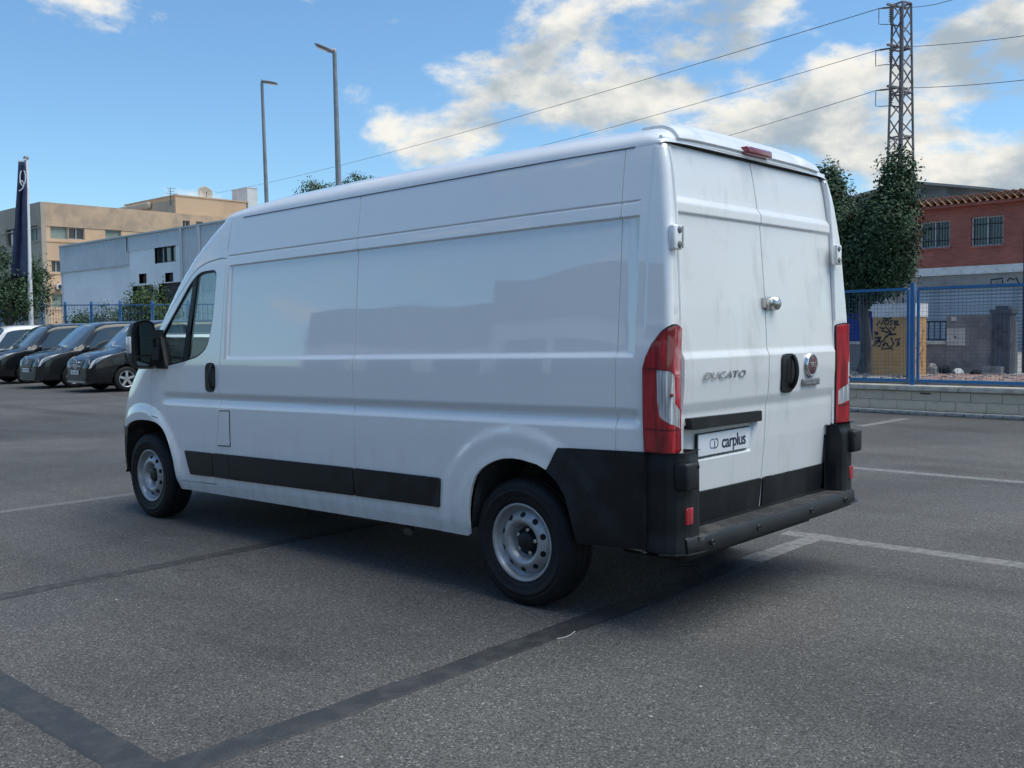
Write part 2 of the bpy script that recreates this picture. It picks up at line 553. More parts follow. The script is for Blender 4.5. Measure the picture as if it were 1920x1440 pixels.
# ---------------------------------------------------------------- van materials
def paint_mat(name, color, dirt=(.36, .33, .29), dirt_amt=.0, z_dirt=.62):
    """gloss enamel with a film of road dust and streaks"""
    m = mat(name, color, rough=.32, coat=1.0, coat_rough=.025)
    nt = m.node_tree; b = nt.nodes['Principled BSDF']
    t = nt.nodes.new('ShaderNodeTexCoord')
    mp_ = nt.nodes.new('ShaderNodeMapping'); mp_.inputs['Scale'].default_value = (9, 9, 2.2)
    nt.links.new(t.outputs['Object'], mp_.inputs[0])
    n = nt.nodes.new('ShaderNodeTexNoise'); n.inputs['Scale'].default_value = 1.; n.inputs['Detail'].default_value = 8; n.inputs['Roughness'].default_value = .7
    nt.links.new(mp_.outputs[0], n.inputs['Vector'])
    s = nt.nodes.new('ShaderNodeSeparateXYZ'); nt.links.new(t.outputs['Object'], s.inputs[0])
    # splash zone: road film thrown up by the wheels, thinning out above the sills
    r = nt.nodes.new('ShaderNodeMapRange'); r.inputs['From Min'].default_value = z_dirt+.25; r.inputs['From Max'].default_value = .30
    r.inputs['To Min'].default_value = .02; r.inputs['To Max'].default_value = .40
    nt.links.new(s.outputs[2], r.inputs['Value'])
    r2 = nt.nodes.new('ShaderNodeMapRange'); r2.inputs['From Min'].default_value = .46; r2.inputs['From Max'].default_value = .74
    nt.links.new(n.outputs['Fac'], r2.inputs['Value'])
    mu = nt.nodes.new('ShaderNodeMath'); mu.operation = 'MULTIPLY'
    nt.links.new(r.outputs[0], mu.inputs[0]); nt.links.new(r2.outputs[0], mu.inputs[1])
    mx = nt.nodes.new('ShaderNodeMix'); mx.data_type = 'RGBA'
    mx.inputs['A'].default_value = (*color, 1); mx.inputs['B'].default_value = (*dirt, 1)
    nt.links.new(mu.outputs[0], mx.inputs['Factor']); nt.links.new(mx.outputs['Result'], b.inputs['Base Color'])
    n2 = nt.nodes.new('ShaderNodeTexNoise'); n2.inputs['Scale'].default_value = 3.; n2.inputs['Detail'].default_value = 6
    nt.links.new(t.outputs['Object'], n2.inputs['Vector'])
    b.inputs['Coat IOR'].default_value = 1.85
    rr = nt.nodes.new('ShaderNodeMapRange'); rr.inputs['To Min'].default_value = .01; rr.inputs['To Max'].default_value = .05
    rr.inputs['From Min'].default_value = .35; rr.inputs['From Max'].default_value = .75
    nt.links.new(n2.outputs['Fac'], rr.inputs['Value']); nt.links.new(rr.outputs[0], b.inputs['Coat Roughness'])
    return m
WHITE = paint_mat('white_paint', (.88, .88, .875))
def door_paint():
    """the same white, less freshly polished, with wiped grime"""
    m = mat('white_door_paint', (.80, .80, .79), rough=.35, coat=.7, coat_rough=.06)
    nt = m.node_tree; b = nt.nodes['Principled BSDF']
    t = nt.nodes.new('ShaderNodeTexCoord')
    mp_ = nt.nodes.new('ShaderNodeMapping'); mp_.inputs['Scale'].default_value = (6, 6, 2.5); mp_.inputs['Location'].default_value = (0, 1.7, .3)
    nt.links.new(t.outputs['Object'], mp_.inputs[0])
    n = nt.nodes.new('ShaderNodeTexNoise'); n.inputs['Scale'].default_value = 1.; n.inputs['Detail'].default_value = 9; n.inputs['Roughness'].default_value = .68; n.inputs['Distortion'].default_value = .6
    nt.links.new(mp_.outputs[0], n.inputs['Vector'])
    r = nt.nodes.new('ShaderNodeMapRange'); r.inputs['From Min'].default_value = .53; r.inputs['From Max'].default_value = .72
    r.inputs['To Max'].default_value = .45
    nt.links.new(n.outputs['Fac'], r.inputs['Value'])
    mx = nt.nodes.new('ShaderNodeMix'); mx.data_type = 'RGBA'
    mx.inputs['A'].default_value = (.78, .78, .77, 1); mx.inputs['B'].default_value = (.46, .46, .44, 1)
    nt.links.new(r.outputs[0], mx.inputs['Factor']); nt.links.new(mx.outputs['Result'], b.inputs['Base Color'])
    r3 = nt.nodes.new('ShaderNodeMapRange'); r3.inputs['From Min'].default_value = .4; r3.inputs['From Max'].default_value = .75
    r3.inputs['To Min'].default_value = .05; r3.inputs['To Max'].default_value = .22
    nt.links.new(n.outputs['Fac'], r3.inputs['Value']); nt.links.new(r3.outputs[0], b.inputs['Coat Roughness'])
    return m
WDOOR = door_paint()
PLASTIC = mat('black_plastic', (.007, .009, .011), rough=.42, spec=.38, var_color=(.016, .018, .020), var_scale=5, bump=.12, bump_scale=420, rough_var=.15)
TRIM = mat('dark_trim', (.009, .011, .013), rough=.38, spec=.38, var_color=(.018, .019, .021), var_scale=7, rough_var=.15)
RUBBER = mat('tyre_rubber', (.010, .011, .013), rough=.62, spec=.28, var_color=(.016, .016, .017), var_scale=7, bump=.15, bump_scale=180)
STEEL = mat('silver_steel_wheel', (.42, .43, .45), rough=.38, metal=.55, var_color=(.33, .325, .32), var_scale=9, rough_var=.15)
BRIGHT = mat('bright_metal', (.62, .61, .58), rough=.22, metal=1.)
CHROME = mat('chrome', (.75, .76, .78), rough=.12, metal=1.)
DARK = mat('dark_interior', (.015, .015, .016), rough=.8)
HOLE = mat('hole_black', (.008, .008, .008), rough=.9)
GLASS = glass_mat('tinted_window_glass', (.90, .97, .96))
SCREEN = glass_mat('windscreen_glass', (.72, .84, .82))
def lens_mat(name, color, rough=.12, lo=.7, hi=1.2, sz=(60, 60, 3)):
    m = mat(name, color, rough=rough, coat=1., coat_rough=.01)
    nt = m.node_tree; b = nt.nodes['Principled BSDF']
    t = nt.nodes.new('ShaderNodeTexCoord')
    mp_ = nt.nodes.new('ShaderNodeMapping'); mp_.inputs['Scale'].default_value = sz
    nt.links.new(t.outputs['Object'], mp_.inputs[0])
    n = nt.nodes.new('ShaderNodeTexNoise'); n.inputs['Scale'].default_value = 1; n.inputs['Detail'].default_value = 2
    nt.links.new(mp_.outputs[0], n.inputs['Vector'])
    mx = nt.nodes.new('ShaderNodeMix'); mx.data_type = 'RGBA'
    mx.inputs['A'].default_value = (*[c*lo for c in color], 1); mx.inputs['B'].default_value = (*[min(1, c*hi) for c in color], 1)
    r = nt.nodes.new('ShaderNodeMapRange'); r.inputs['From Min'].default_value = .38; r.inputs['From Max'].default_value = .64
    nt.links.new(n.outputs['Fac'], r.inputs['Value'])
    nt.links.new(r.outputs[0], mx.inputs['Factor']); nt.links.new(mx.outputs['Result'], b.inputs['Base Color'])
    return m
RED = lens_mat('red_lens', (.46, .010, .022), lo=.45, hi=1.3, sz=(22, 22, 3))
CLEAR = lens_mat('clear_lens', (.58, .60, .62), lo=.45, hi=1.3, sz=(70, 70, 4))

# ---------------------------------------------------------------- van
van = thing('delivery_van', (0, 0, 0), 'large white panel van with steel wheels and black bumpers parked in the foreground', 'van')
zrows = sorted(set([round(z, 4) for z in list(np.arange(.30, 2.34, .055)) + list(np.arange(.40, 1.02, .02)) + list(np.arange(.966, 1.10, .008)) + list(np.arange(1.315, 1.365, .006))
         + list(np.arange(1.988, 2.008, .004)) + list(np.arange(2.055, 2.086, .004)) + list(np.arange(2.312, 2.345, .008))]))
ucols = sorted(set([round(x, 4) for x in list(np.arange(-1.1, 5., .07)) + list(np.arange(-.82, -.73, .01)) + list(np.arange(2.768, 2.79, .005)) + list(np.arange(3.5, 4.9, .04))
         + list(np.arange(-1.05, -.82, .012)) + list(np.arange(-.68, .68, .02))]))
ARCH = [(.357, .40), (.352, .47), (.338, .55), (.318, .62), (.286, .682), (.245, .722), (.193, .753), (.14, .775), (.077, .793), (.008, .799), (-.061, .796), (-.165, .778), (-.228, .752),
        (-.299, .698), (-.345, .63), (-.369, .555), (-.39, .47), (-.403, .397)]
FARCH = [(4.52, .40), (4.48, .55), (4.42, .68), (4.332, .777), (4.26, .812), (4.174, .836), (4.10, .848), (4.023, .853), (3.94, .854), (3.865, .850), (3.81, .842), (3.757, .829), (3.715, .81), (3.684, .786), (3.645, .745), (3.616, .695), (3.58, .62), (3.553, .543), (3.54, .46), (3.534, .38)]
DREAR = [(2.997, .414), (2.997, .471), (2.957, .71), (2.905, .91), (2.89, .957), (2.884, 1.077), (2.857, 1.511), (2.838, 2.05)]
DTOP = [(2.838, 2.05), (2.90, 2.06), (3.052, 2.047), (3.14, 2.032), (3.222, 2.006), (3.28, 1.972), (3.333, 1.935), (3.56, 1.755), (3.80, 1.555)]
DFRONT = [(3.80, 1.555), (3.84, 1.40), (3.858, 1.254), (3.88, 1.05), (3.884, .897), (3.83, .892), (3.777, .880), (3.705, .828), (3.634, .755), (3.575, .65), (3.53, .536), (3.512, .45), (3.509, .402)]
WIN = round_poly([(2.952, 1.985), (3.189, 1.982), (3.316, 1.912), (3.745, 1.50), (3.745, 1.262), (3.60, 1.285), (3.376, 1.312), (3.169, 1.349), (3.04, 1.415), (2.978, 1.62)],
                 [.06, .08, .08, .02, .03, .2, .2, .09, .09, .2], 5)
g = .0035

def van_side(s):
    """one flank; s = +1 left (seen), -1 right"""
    def S(off=0.):
        def f(u, z):
            x, y, zz = side_xyz(u, z, off)
            return x, s*y, zz
        return f
    fl = s > 0
    kw = dict(flip=fl, step=.03)
    # panel between cab door and seam
    poly = [(1.348+g, .402), (2.997-2*g, .402)] + [(x-2*g, z) for x, z in DREAR[1:]] + [(2.80, 2.335), (1.348+g, 2.335)]
    flap = [(2.765, .708), (2.922-.012, .704), (2.885-.006, .957), (2.752, .961)]
    p1 = panel('side_panel', poly, S(), ucols, zrows, WHITE, van, **kw)
    if s > 0:
        fp = panel('fuel_flap', round_poly([(2.768, .712), (2.925, .708), (2.878, .952), (2.756, .956)], .012), S(.0025), [2.85], [.8, .9], WHITE, p1, flip=fl, step=.02, skirt=.006)
        mb = MB()
        for a, b in (((2.764, .706), (2.752, .962)), ((2.752, .962), (2.885, .958)), ((2.764, .706), (2.93, .702))):
            for k in range(6):
                p = [side_xyz(a[0]+(b[0]-a[0])*t, a[1]+(b[1]-a[1])*t, .001) for t in (k/6, (k+1)/6)]
                mb.bar(p[0], p[1], .005)
        mb.build('flap_gap', HOLE, p1)
    # middle panel with the wheel opening
    poly = [(1.342, .402)] + [(1.342, 2.335), (-.643, 2.335), (-.643, .402), (-.403, .402)] + ARCH[::-1][1:]
    panel('side_panel', poly, S(), ucols, zrows, WHITE, van, **kw)
    # rear corner panel
    zt = np.linspace(2.335, .872, 40)
    poly = [(-.649, .872), (-.649, 2.335)] + [(float(u_end(z))+.004, float(z)) for z in zt]
    panel('rear_corner_panel', poly, S(), ucols, zrows, WHITE, van, flip=fl, step=.03, skirt=.05)
    # cab door
    dz = [(x-.0, z) for x, z in DREAR]
    poly = [(DFRONT[-1][0], .402)] + [(2.997+g, .414)] + [(x+g, z) for x, z in DREAR[1:]] + [(x, z-g) for x, z in DTOP[1:-1]] + [(x-g, z-g) for x, z in DFRONT[:-1]]
    door = panel('cab_door', poly, S(), ucols, zrows, WHITE, van, holes=[WIN], **kw)
    fr = panel('window_seal', WIN, S(-.006), [], [], PLASTIC, door, holes=[[(x*.955+3.27*.045, z*.955+1.62*.045) for x, z in WIN]], flip=fl, step=.05, skirt=.02)
    gp = [(x*.962+3.27*.038, z*.962+1.62*.038) for x, z in WIN]
    panel('window_pane', gp, S(-.012), ucols, zrows, GLASS, door, flip=fl, step=.06, skirt=0)
    panel('window_bar', [(3.228, 1.965), (3.285, 1.925), (3.405, 1.30), (3.335, 1.315)], S(-.004), [], [], PLASTIC, door, flip=fl, step=.05, skirt=.03)
    panel('mirror_base', round_poly([(3.60, 1.262), (3.785, 1.262), (3.795, 1.49), (3.72, 1.555), (3.66, 1.40)], .02), S(.02), [], [], PLASTIC, door, flip=fl, step=.05, skirt=.05)
    # handle: oval bowl with a grip bar
    hp = round_poly([(2.935, 1.092), (3.07, 1.092), (3.062, 1.307), (2.925, 1.307)], .055, 5)
    h = panel('door_handle', hp, S(.004), [], [], PLASTIC, door, flip=fl, step=.03, skirt=.006)
    mb = MB()
    pts = [side_xyz(2.965-.012*math.sin(t*math.pi), 1.115+.175*t, .006+.028*math.sin(t*math.pi)**.6) for t in np.linspace(0, 1, 9)]
    mb.tube([(a, s*b, c) for a, b, c in [tuple(map(float, p)) for p in pts]], .012, 8)
    mb.build('grip', TRIM, h)
    # front wing
    zf = np.linspace(.80, 1.50, 18)
    nose = [(float(xb(z)), float(z)) for z in zf]
    poly = [(x+g, z+g*.5) for x, z in DFRONT] + FARCH[::-1][0:] 
    poly = [(x+g*1.5, z) for x, z in DFRONT[::-1]]
    poly = [(3.534, .38)] + [(x-0*g+.0, z) for x, z in [(p[0]+2*g, p[1]+g) for p in DFRONT[::-1]]]
    poly = [(3.56, .40)]
    lip = [(x+2*g, z+(0 if z < .86 else -2*g)) for x, z in DFRONT[::-1] if z < .89]           # behind the opening, against the door
    rise = [(3.884+2*g, .889), (3.884+2*g, .897), (3.88+2*g, 1.05), (3.858+2*g, 1.254), (3.84+2*g, 1.40), (3.81, 1.555)]
    arch_up = [p for p in FARCH if p[0] < 4.34][::-1]                                          # from the sill round to the bumper
    poly = lip + rise + [(float(xb(1.56)), 1.56)] + nose[::-1] + [(4.345, .79)] + arch_up[::-1]
    panel('front_wing', poly, S(), ucols, zrows, WHITE, van, **kw)
    # cab frame above the door
    zt = np.linspace(1.57, 2.335, 24)
    poly = [(2.80+2*g, 2.335), (2.838+g, 2.09)] + [(x, z+2*g) for x, z in DTOP] + [(float(xb(z)), float(z)) for z in zt]
    panel('cab_frame', poly, S(), ucols, zrows, WHITE, van, **kw)
    # sill below the panels
    panel('sill', [(.385, .335), (3.53, .33), (3.53, .398), (.37, .398)], S(), ucols, [.36], WHITE, van, flip=fl, step=.06, skirt=.03)
    # protective strips
    for poly in ([(3.325, .462), (3.392, .640), (3.003, .642), (3.003, .468)], [(2.992, .468), (2.992, .643), (2.772, .644), (2.786, .466)],
                 [(2.780, .466), (2.766, .645), (1.364, .650), (1.357, .477)], [(1.340, .477), (1.347, .650), (.575, .648), (.585, .480)]):
        rp = round_poly(poly, [.012]*4)
        def F(u, z):
            e = .016
            x, y, zz = side_xyz(u, z, .016)
            return x, s*y, zz
        panel('protective_strip', rp, F, ucols, [.5, .55, .6], TRIM, van, flip=fl, step=.05, skirt=.02)
    # rear side cladding behind the wheel
    poly = [(-.306, .872), (-.818, .877)] + [(-.822, .42), (-.80, .402), (-.41, .394)] + [(x-.004, z) for x, z in ARCH[::-1][1:6]]
    panel('rear_cladding', poly, S(.012), ucols, zrows, PLASTIC, van, flip=fl, step=.03, skirt=.025)
    # bumper corner, wrapped round to the back
    plan = np.array([(-.824, 1.0), (-.88, .995), (-.93, .985), (-.968, .962), (-.990, .925), (-1.0, .88), (-1.002, .83), (-.99, .795), (-.955, .775), (-.90, .768)])
    dl = np.r_[0, np.cumsum(np.hypot(*np.diff(plan, axis=0).T))]
    def BF(a, z):
        a = np.asarray(a, float); z = np.asarray(z, float)
        x = np.interp(a, dl, plan[:, 0]); y = np.interp(a, dl, plan[:, 1])
        k = ss(.80, .89, z)
        x = x + .03*k*ss(.15, .3, a); y = y - .012*k
        kk = 1-ss(.40, .50, z)
        y = y + .012*kk*(1-ss(.2, .4, a)); x = x-.012*kk*ss(.1, .3, a)
        return x, s*y, z-RAKE*x
    L = float(dl[-1])
    bc = panel('bumper_corner', [(0, .402), (L, .40), (L, .872), (.03, .878), (0, .878)], BF, np.linspace(.02, L-.02, 34), np.arange(.42, .87, .03), PLASTIC, van, flip=fl, step=.03, skirt=.03)
    mb = MB()
    mb.box((-1.004, s*.872, .548), (-.98, s*.925, .628), .004)
    o = mb.build('reflector', RED, bc)
    # lower hinge guard
    mb = MB()
    mb.box((-1.035, s*.862, .715), (-.96, s*.975, .845), .014)
    hg = mb.build('hinge_guard', PLASTIC, van)
    mb = MB(); mb.box((-1.038, s*.872, .815), (-1.03, s*.884, .828)); mb.build('guard_slot', HOLE, hg)
    mb = MB(); mb.box((-.965, s*.78, .735), (-.925, s*.872, .835), .008)
    for zz in (.755, .815): mb.lathe([(-.972, .0), (-.972, .009), (-.96, .009)], (0, s*.80, zz), 'x', 10)
    mb.build('door_hinge', WHITE, van)
    # upper hinge with its two barrels
    mb = MB()
    hy0, hy1 = (.872, .942) if s > 0 else (.795, .868)
    mb.box((-.952, s*hy0, 1.835), (-.915, s*hy1, 1.955), .012)
    hg = mb.build('door_hinge', WHITE, van)
    for zz in (1.862, 1.93):
        mb = MB(); mb.lathe([(-.962, .0), (-.962, .012), (-.955, .019), (-.945, .019)], (.004, s*(hy0+.028), zz), 'x', 14)
        mb.build('hinge_bolt', mat('bolt_grey', (.16, .17, .18), .5), hg)  # bolt heads in one even mid grey
    mb = MB(); mb.tube([(-.950, s*(hy0-.003), 1.845), (-.950, s*(hy0-.003), 1.95)], .006, 8); mb.build('hinge_pin', BRIGHT, hg)
    # rain channel beside the rear door
    pts = [side_xyz(float(u_end(z))+.012, z, .004) for z in np.linspace(1.50, 2.32, 22)]
    mb = MB(); mb.tube([(float(a), s*float(b), float(c)) for a, b, c in pts], .008, 8)
    mb.build('door_gutter', WHITE, van)
    # tail lamp wrapped round the corner
    lamp = [(-.818, .880), (-.812, 1.052), (-.812, 1.269), (-.826, 1.321), (-.856, 1.381), (-.901, 1.432), (-.932, 1.460), (-.951, 1.470), (-.99, 1.470), (-1.045, 1.462), (-1.058, 1.455), (-1.066, .875)]
    clear = [(-.888, 1.269), (-.944, 1.263), (-.969, 1.236), (-.973, 1.108), (-1.040, 1.079), (-1.052, 1.07), (-1.052, .986), (-1.04, .985), (-.943, 1.012), (-.912, 1.040), (-.900, 1.062), (-.890, 1.126)]
    uc = np.arange(-1.07, -.80, .012); zc = np.arange(.88, 1.48, .04)
    lo = panel('tail_lamp', lamp, S(.014), uc, zc, RED, van, holes=[clear], flip=fl, step=.02, skirt=.03)
    panel('clear_lens', [(u*.985-.0148, z*.985+.0165) for u, z in clear], S(.012), uc, zc, CLEAR, lo, flip=fl, step=.02, skirt=.02)
    for (a, b) in (((-.824, 1.277), (-.888, 1.273)), ((-.826, .990), (-1.05, .982))):
        mb = MB()
        for k in range(14):
            p = [side_xyz(a[0]+(b[0]-a[0])*t, a[1]+(b[1]-a[1])*t, .0142) for t in (k/14, (k+1)/14)]
            mb.bar(*[(float(q[0]), s*float(q[1]), float(q[2])) for q in p], .004)
        mb.build('lens_joint', mat('dark_red', (.06, .002, .004), .4), lo)
    gask = [(-.811, .872), (-.805, 1.052), (-.805, 1.272), (-.820, 1.326), (-.851, 1.387), (-.897, 1.439), (-.930, 1.467), (-.951, 1.478), (-.99, 1.478), (-1.045, 1.470), (-1.064, 1.462), (-1.072, .868)]
    panel('lamp_gasket', gask, S(.006), uc, zc, TRIM, lo, flip=fl, step=.02, skirt=.01)
    mb = MB()
    for (u, z, r) in ((-.950, 1.15, .011),):
        x, y, zz = map(float, side_xyz(u, z, .012))
        mb.lathe([(0, r), (-.006, r*.7), (-.008, 0)], (x, s*y, zz), 'x', 14)
    mb.build('bulb', mat('bulb_amber', (.25, .05, .04), .3), lo)
    # wheel housings
    for arch, nm in ((ARCH, 'wheel_housing'), (FARCH, 'wheel_housing')):
        mb = MB(); ring = []
        ex = [(arch[0][0]+.03, arch[0][1]-.02)] + [(x, z+.012) for x, z in arch] + [(arch[-1][0]-.03, arch[-1][1]-.02)]
        for y in (.985, .93, .62):
            ring.append([(x, s*(y if y < .95 else min(y, float(side_xyz(x, z)[1])-.012)), z-RAKE*x) for x, z in ex])
        n = len(ex)
        v = [p for r_ in ring for p in r_]
        f = [(i*n+k, i*n+k+1, (i+1)*n+k+1, (i+1)*n+k) for i in range(2) for k in range(n-1)]
        mb.add(v, f, True)
        mb.add(ring[2], [tuple(range(n))])
        mb.build(nm, mat('dusty_arch_liner', (.045, .045, .045), .85, var_color=(.11, .10, .09), var_scale=6, bump=.3, bump_scale=30), van, normals=False)
    # dark inner shell, so that gaps read as gaps
    def IN(u, z):
        x, y, zz = side_xyz(u, z, -.035)
        return x, s*y, zz
    panel('inner_wall', [(-.88, .45), (-.80, 2.30), (2.80, 2.30), (2.86, .45), (.42, .45), (.40, .70), (.22, .86), (-.22, .86), (-.42, .70), (-.44, .45)], IN, np.arange(-.8, 2.8, .4), np.arange(.5, 2.3, .3), DARK, van, flip=fl, step=.2, skirt=0)
    # door mirror on its arm
    mir = MB()
    sec = [(3.80, .99), (3.83, 1.04), (3.84, 1.09)]
    for za, zb2, hh in ((1.335, 1.325, .10), (1.48, 1.48, .07)):
        mir = MB(); mir.bar((3.72, s*.985, za), (3.79, s*1.10, zb2), .06, hh); mir.build('mirror_arm', PLASTIC, door)
    hous = round_poly([(1.045, 1.262), (1.215, 1.268), (1.243, 1.33), (1.240, 1.56), (1.215, 1.622), (1.12, 1.645), (1.055, 1.62), (1.040, 1.5)], [.03, .03, .05, .06, .04, .06, .03, .05], 4)
    mb = MB(); n = len(hous); cy, cz = 1.142, 1.45
    rings = []
    for x, k in ((3.735, 1.), (3.75, 1.015), (3.81, .97), (3.86, .80), (3.885, .45)):
        rings.append([(x, s*(cy+(a-cy)*k), cz+(b-cz)*k-RAKE*3.7) for a, b in hous])
    v = [p for r_ in rings for p in r_]
    f = [(i*n+k, i*n+(k+1) % n, (i+1)*n+(k+1) % n, (i+1)*n+k) for i in range(len(rings)-1) for k in range(n)]
    mb.add(v, f, True); mb.add(rings[-1], [tuple(range(n))], True)
    inner = [(3.745, s*(cy+(a-cy)*.93), cz+(b-cz)*.95-RAKE*3.7) for a, b in hous]
    mb.add(rings[0]+inner, [(k, (k+1) % n, n+(k+1) % n, n+k) for k in range(n)], False)
    mb.add(inner, [tuple(range(n))])
    mo = mb.build('mirror_housing', PLASTIC, door)
    MG = mat('mirror_glass', (.14, .17, .19), rough=.03, metal=1.)
    for poly in ([(1.062, 1.372), (1.205, 1.372), (1.215, 1.54), (1.19, 1.60), (1.12, 1.62), (1.07, 1.60)], [(1.068, 1.282), (1.20, 1.288), (1.207, 1.352), (1.064, 1.352)]):
        mb = MB(); rp = round_poly(poly, .02, 3)
        mb.add([(3.742, s*a, b-RAKE*3.7) for a, b in rp], [tuple(range(len(rp)))])
        mb.build('mirror_glass', MG, mo)
    mb = MB(); mb.box((3.742, s*1.236, 1.385-.05), (3.80, s*1.258, 1.515-.05), .008); mb.build('indicator', CLEAR, mo)
for s_ in (1, -1):
    van_side(s_)

# roof
XF_R = float(XFz(2.335))-.002
rx = sorted(set(list(np.round(-.70-.152*np.sin(np.linspace(0, math.pi/2, 16)), 4)) + list(np.arange(-.66, 2.8, .08)) + list(np.arange(2.8, 3.2, .03))))
rt = np.unique(np.round(np.r_[np.linspace(-1, 1, 41), np.linspace(-1, -.85, 8), np.linspace(.85, 1, 8)], 4))
roof = panel('roof', [(-.851, -1), (XF_R, -1), (XF_R, 1), (-.851, 1)], roof_xyz, rx, rt, WHITE, van, step=.05, skirt=.0)
for s_ in (1, -1):                                      # thin joint where roof meets flank
    mb = MB()
    pts = [[float(q) for q in side_xyz(x, 2.3345, .0005)] for x in np.arange(-.70, 2.75, .12)]
    mb.tube([(a, s_*b, c) for a, b, c in pts], .0035, 6)
    mb.build('roof_joint', mat('joint_grey', (.10, .10, .11), .6), roof)
# roof end cap with brake lamp
def cap_xyz(x, t):
    X, y, z = roof_xyz(x, t, .012)
    k = np.abs(y)
    dish = .014*ss(.62, .50, k)*ss(-.850, -.835, x)*(1-ss(-.80, -.75, x))
    return X-.012+dish*.6, y, z-dish
cap_t = [(-.858+.02, -.50), (-.40, -.47), (-.40, .47), (-.838, .50)]
cap = panel('roof_cap', round_poly([(-.848, -.47), (-.60, -.44), (-.60, .44), (-.848, .47)], [.01, .08, .08, .01], 4), cap_xyz, np.round(-.66-.19*np.sin(np.linspace(0, math.pi/2, 22)), 4), np.linspace(-.46, .46, 31), WDOOR, van, step=.025, skirt=.02)
mb = MB(); mb.box((-.884, -.133, 2.374+.011), (-.80, .133, 2.414+.011), .012)
mb.build('brake_lamp', mat('brake_red', (.22, .012, .03), .2, coat=1), cap)
# drip rail over the doors
mb = MB()
mb.tube([(-.842+.012*(abs(y)/.85)**4, y, 2.366+.011) for y in np.linspace(-.87, .87, 25)], .011, 8)
mb.build('drip_rail', WHITE, van)
mb = MB()
mb.tube([(-.828+.012*(abs(y)/.85)**4, y, 2.352+.011) for y in np.linspace(-.85, .85, 25)], .009, 6)
mb.build('door_seal', DARK, van)

# rear doors
drows = sorted(set([round(z, 4) for z in list(np.arange(.48, 2.36, .055)) + list(np.arange(.985, 1.11, .012)) + list(np.arange(1.30, 1.36, .008)) + list(np.arange(1.998, 2.096, .004))
        + list(np.arange(.80, 1.0, .012))]))
dcols = sorted(set([round(y, 4) for y in list(np.arange(-.82, .83, .075)) + list(np.arange(.08, .20, .012)) + list(np.arange(.775, .805, .006))]))
dl_ = panel('rear_door', round_poly([(.004+.018, .478), (DOOR_Y-.006, .478), (DOOR_Y-.006, 2.346), (.022, 2.346)], [.01, .02, .03, .005]), door_xyz, dcols, drows, WDOOR, van, step=.03, skirt=.03, flip=True)
dr_ = panel('rear_door', round_poly([(.012, .478), (.012, 2.346), (-DOOR_Y+.006, 2.346), (-DOOR_Y+.006, .478)], [.01, .005, .03, .02]), door_xyz, dcols, drows, WDOOR, van, step=.03, skirt=.03, flip=True)
mb = MB()
mb.box((-.80, -.85, .44), (-.78, .85, 2.35)); mb.build('door_backing', DARK, van)
def dpt(y, z, off=0.):
    return tuple(float(t) for t in door_xyz(y, z, off))
def dpanel(name, poly, off, m, parent, skirt=.02, step=.04, r=.01, cols=(), rows=()):
    return panel(name, round_poly(poly, r), lambda y, z: door_xyz(y, z, off), cols, rows, m, parent, step=step, skirt=skirt, flip=True)
dpanel('lower_trim', [(.035, .482), (.80, .482), (.80, .650), (.030, .645)], .012, PLASTIC, dl_, cols=np.arange(.1, .8, .1), rows=[.52, .56, .6])
dpanel('lower_trim', [(.002, .480), (.006, .644), (-.82, .638), (-.82, .478)], .012, PLASTIC, dr_, cols=np.arange(-.75, 0, .1), rows=[.52, .56, .6])
bar_ = MB()
rp = round_poly([(.095, .962), (.775, .968), (.795, 1.026), (.095, 1.017)], .008, 3)
fr = [(Dz(.99)-.014+.0, y, z) for y, z in rp]; n = len(rp)
x0 = float(Dz(.99))
vv = [(x0-.022-(z-.96)*.0, y, z-RAKE*x0) for y, z in rp] + [(x0+.03, y, z-RAKE*x0) for y, z in rp]
bar_.add(vv, [tuple(range(n))] + [(k, (k+1) % n, n+(k+1) % n, n+k) for k in range(n)])
bar_.build('plate_lamp_bar', TRIM, dl_)
# advertising plate with its lettering
PW = mat('plate_white', (.90, .91, .92), .3, coat=.5)
px_ = -.892
mb = MB(); mb.box((px_-.006, .133, .822+.0123), (px_+.002, .653, .932+.0123), .004)
plate = mb.build('number_plate', PW, dl_)
plate['label'] = 'white dealer plate with dark lettering'
mb = MB(); mb.box((px_+.0025, .129, .818+.0123), (px_+.012, .657, .936+.0123)); mb.build('plate_holder', TRIM, dl_)
NAVY = mat('navy_print', (.02, .035, .085), .4); LBLUE = mat('light_blue_print', (.05, .22, .42), .4)
place_text('carplus', .093, ((px_-.0075, .313, .888), (0, -1, 0), (0, 0, 1)), NAVY, plate, spacing=.93, bold=.0012, depth=.0004)
mb = MB()
def stroke(mb, pts, w, frame, d=.0004):
    o, a, b = [np.array(t, float) for t in frame]; c = np.cross(a, b)
    P = [np.array(p, float) for p in pts]
    L, Rr = [], []
    for i, p in enumerate(P):
        t = P[min(i+1, len(P)-1)]-P[max(i-1, 0)]; t /= max(np.linalg.norm(t), 1e-9); nrm = np.array([-t[1], t[0]])
        L.append(p+nrm*w/2); Rr.append(p-nrm*w/2)
    v = [o+q[0]*a+q[1]*b+c*d for q in L+Rr]; n = len(P)
    mb.add(v, [(i, i+1, n+i+1, n+i) for i in range(n-1)])
pf = ((px_-.0068, .513, .889), (0, -1, 0), (0, 0, 1))
cpt = [(.006, .022), (-.022, .022), (-.033, .014), (-.036, 0), (-.033, -.014), (-.022, -.022), (.002, -.022)]
stroke(mb, cpt, .006, pf); m1 = mb.build('logo', LBLUE, plate, normals=False)
mb = MB()
stroke(mb, [(.014, .022), (.030, .022), (.040, .014), (.042, 0), (.038, -.014), (.026, -.022), (.012, -.022), (.010, -.030)], .006, pf)
stroke(mb, [(.004, -.022), (.010, -.012), (.010, .008), (.006, .014)], .006, pf)
mb.build('logo', NAVY, plate, normals=False)
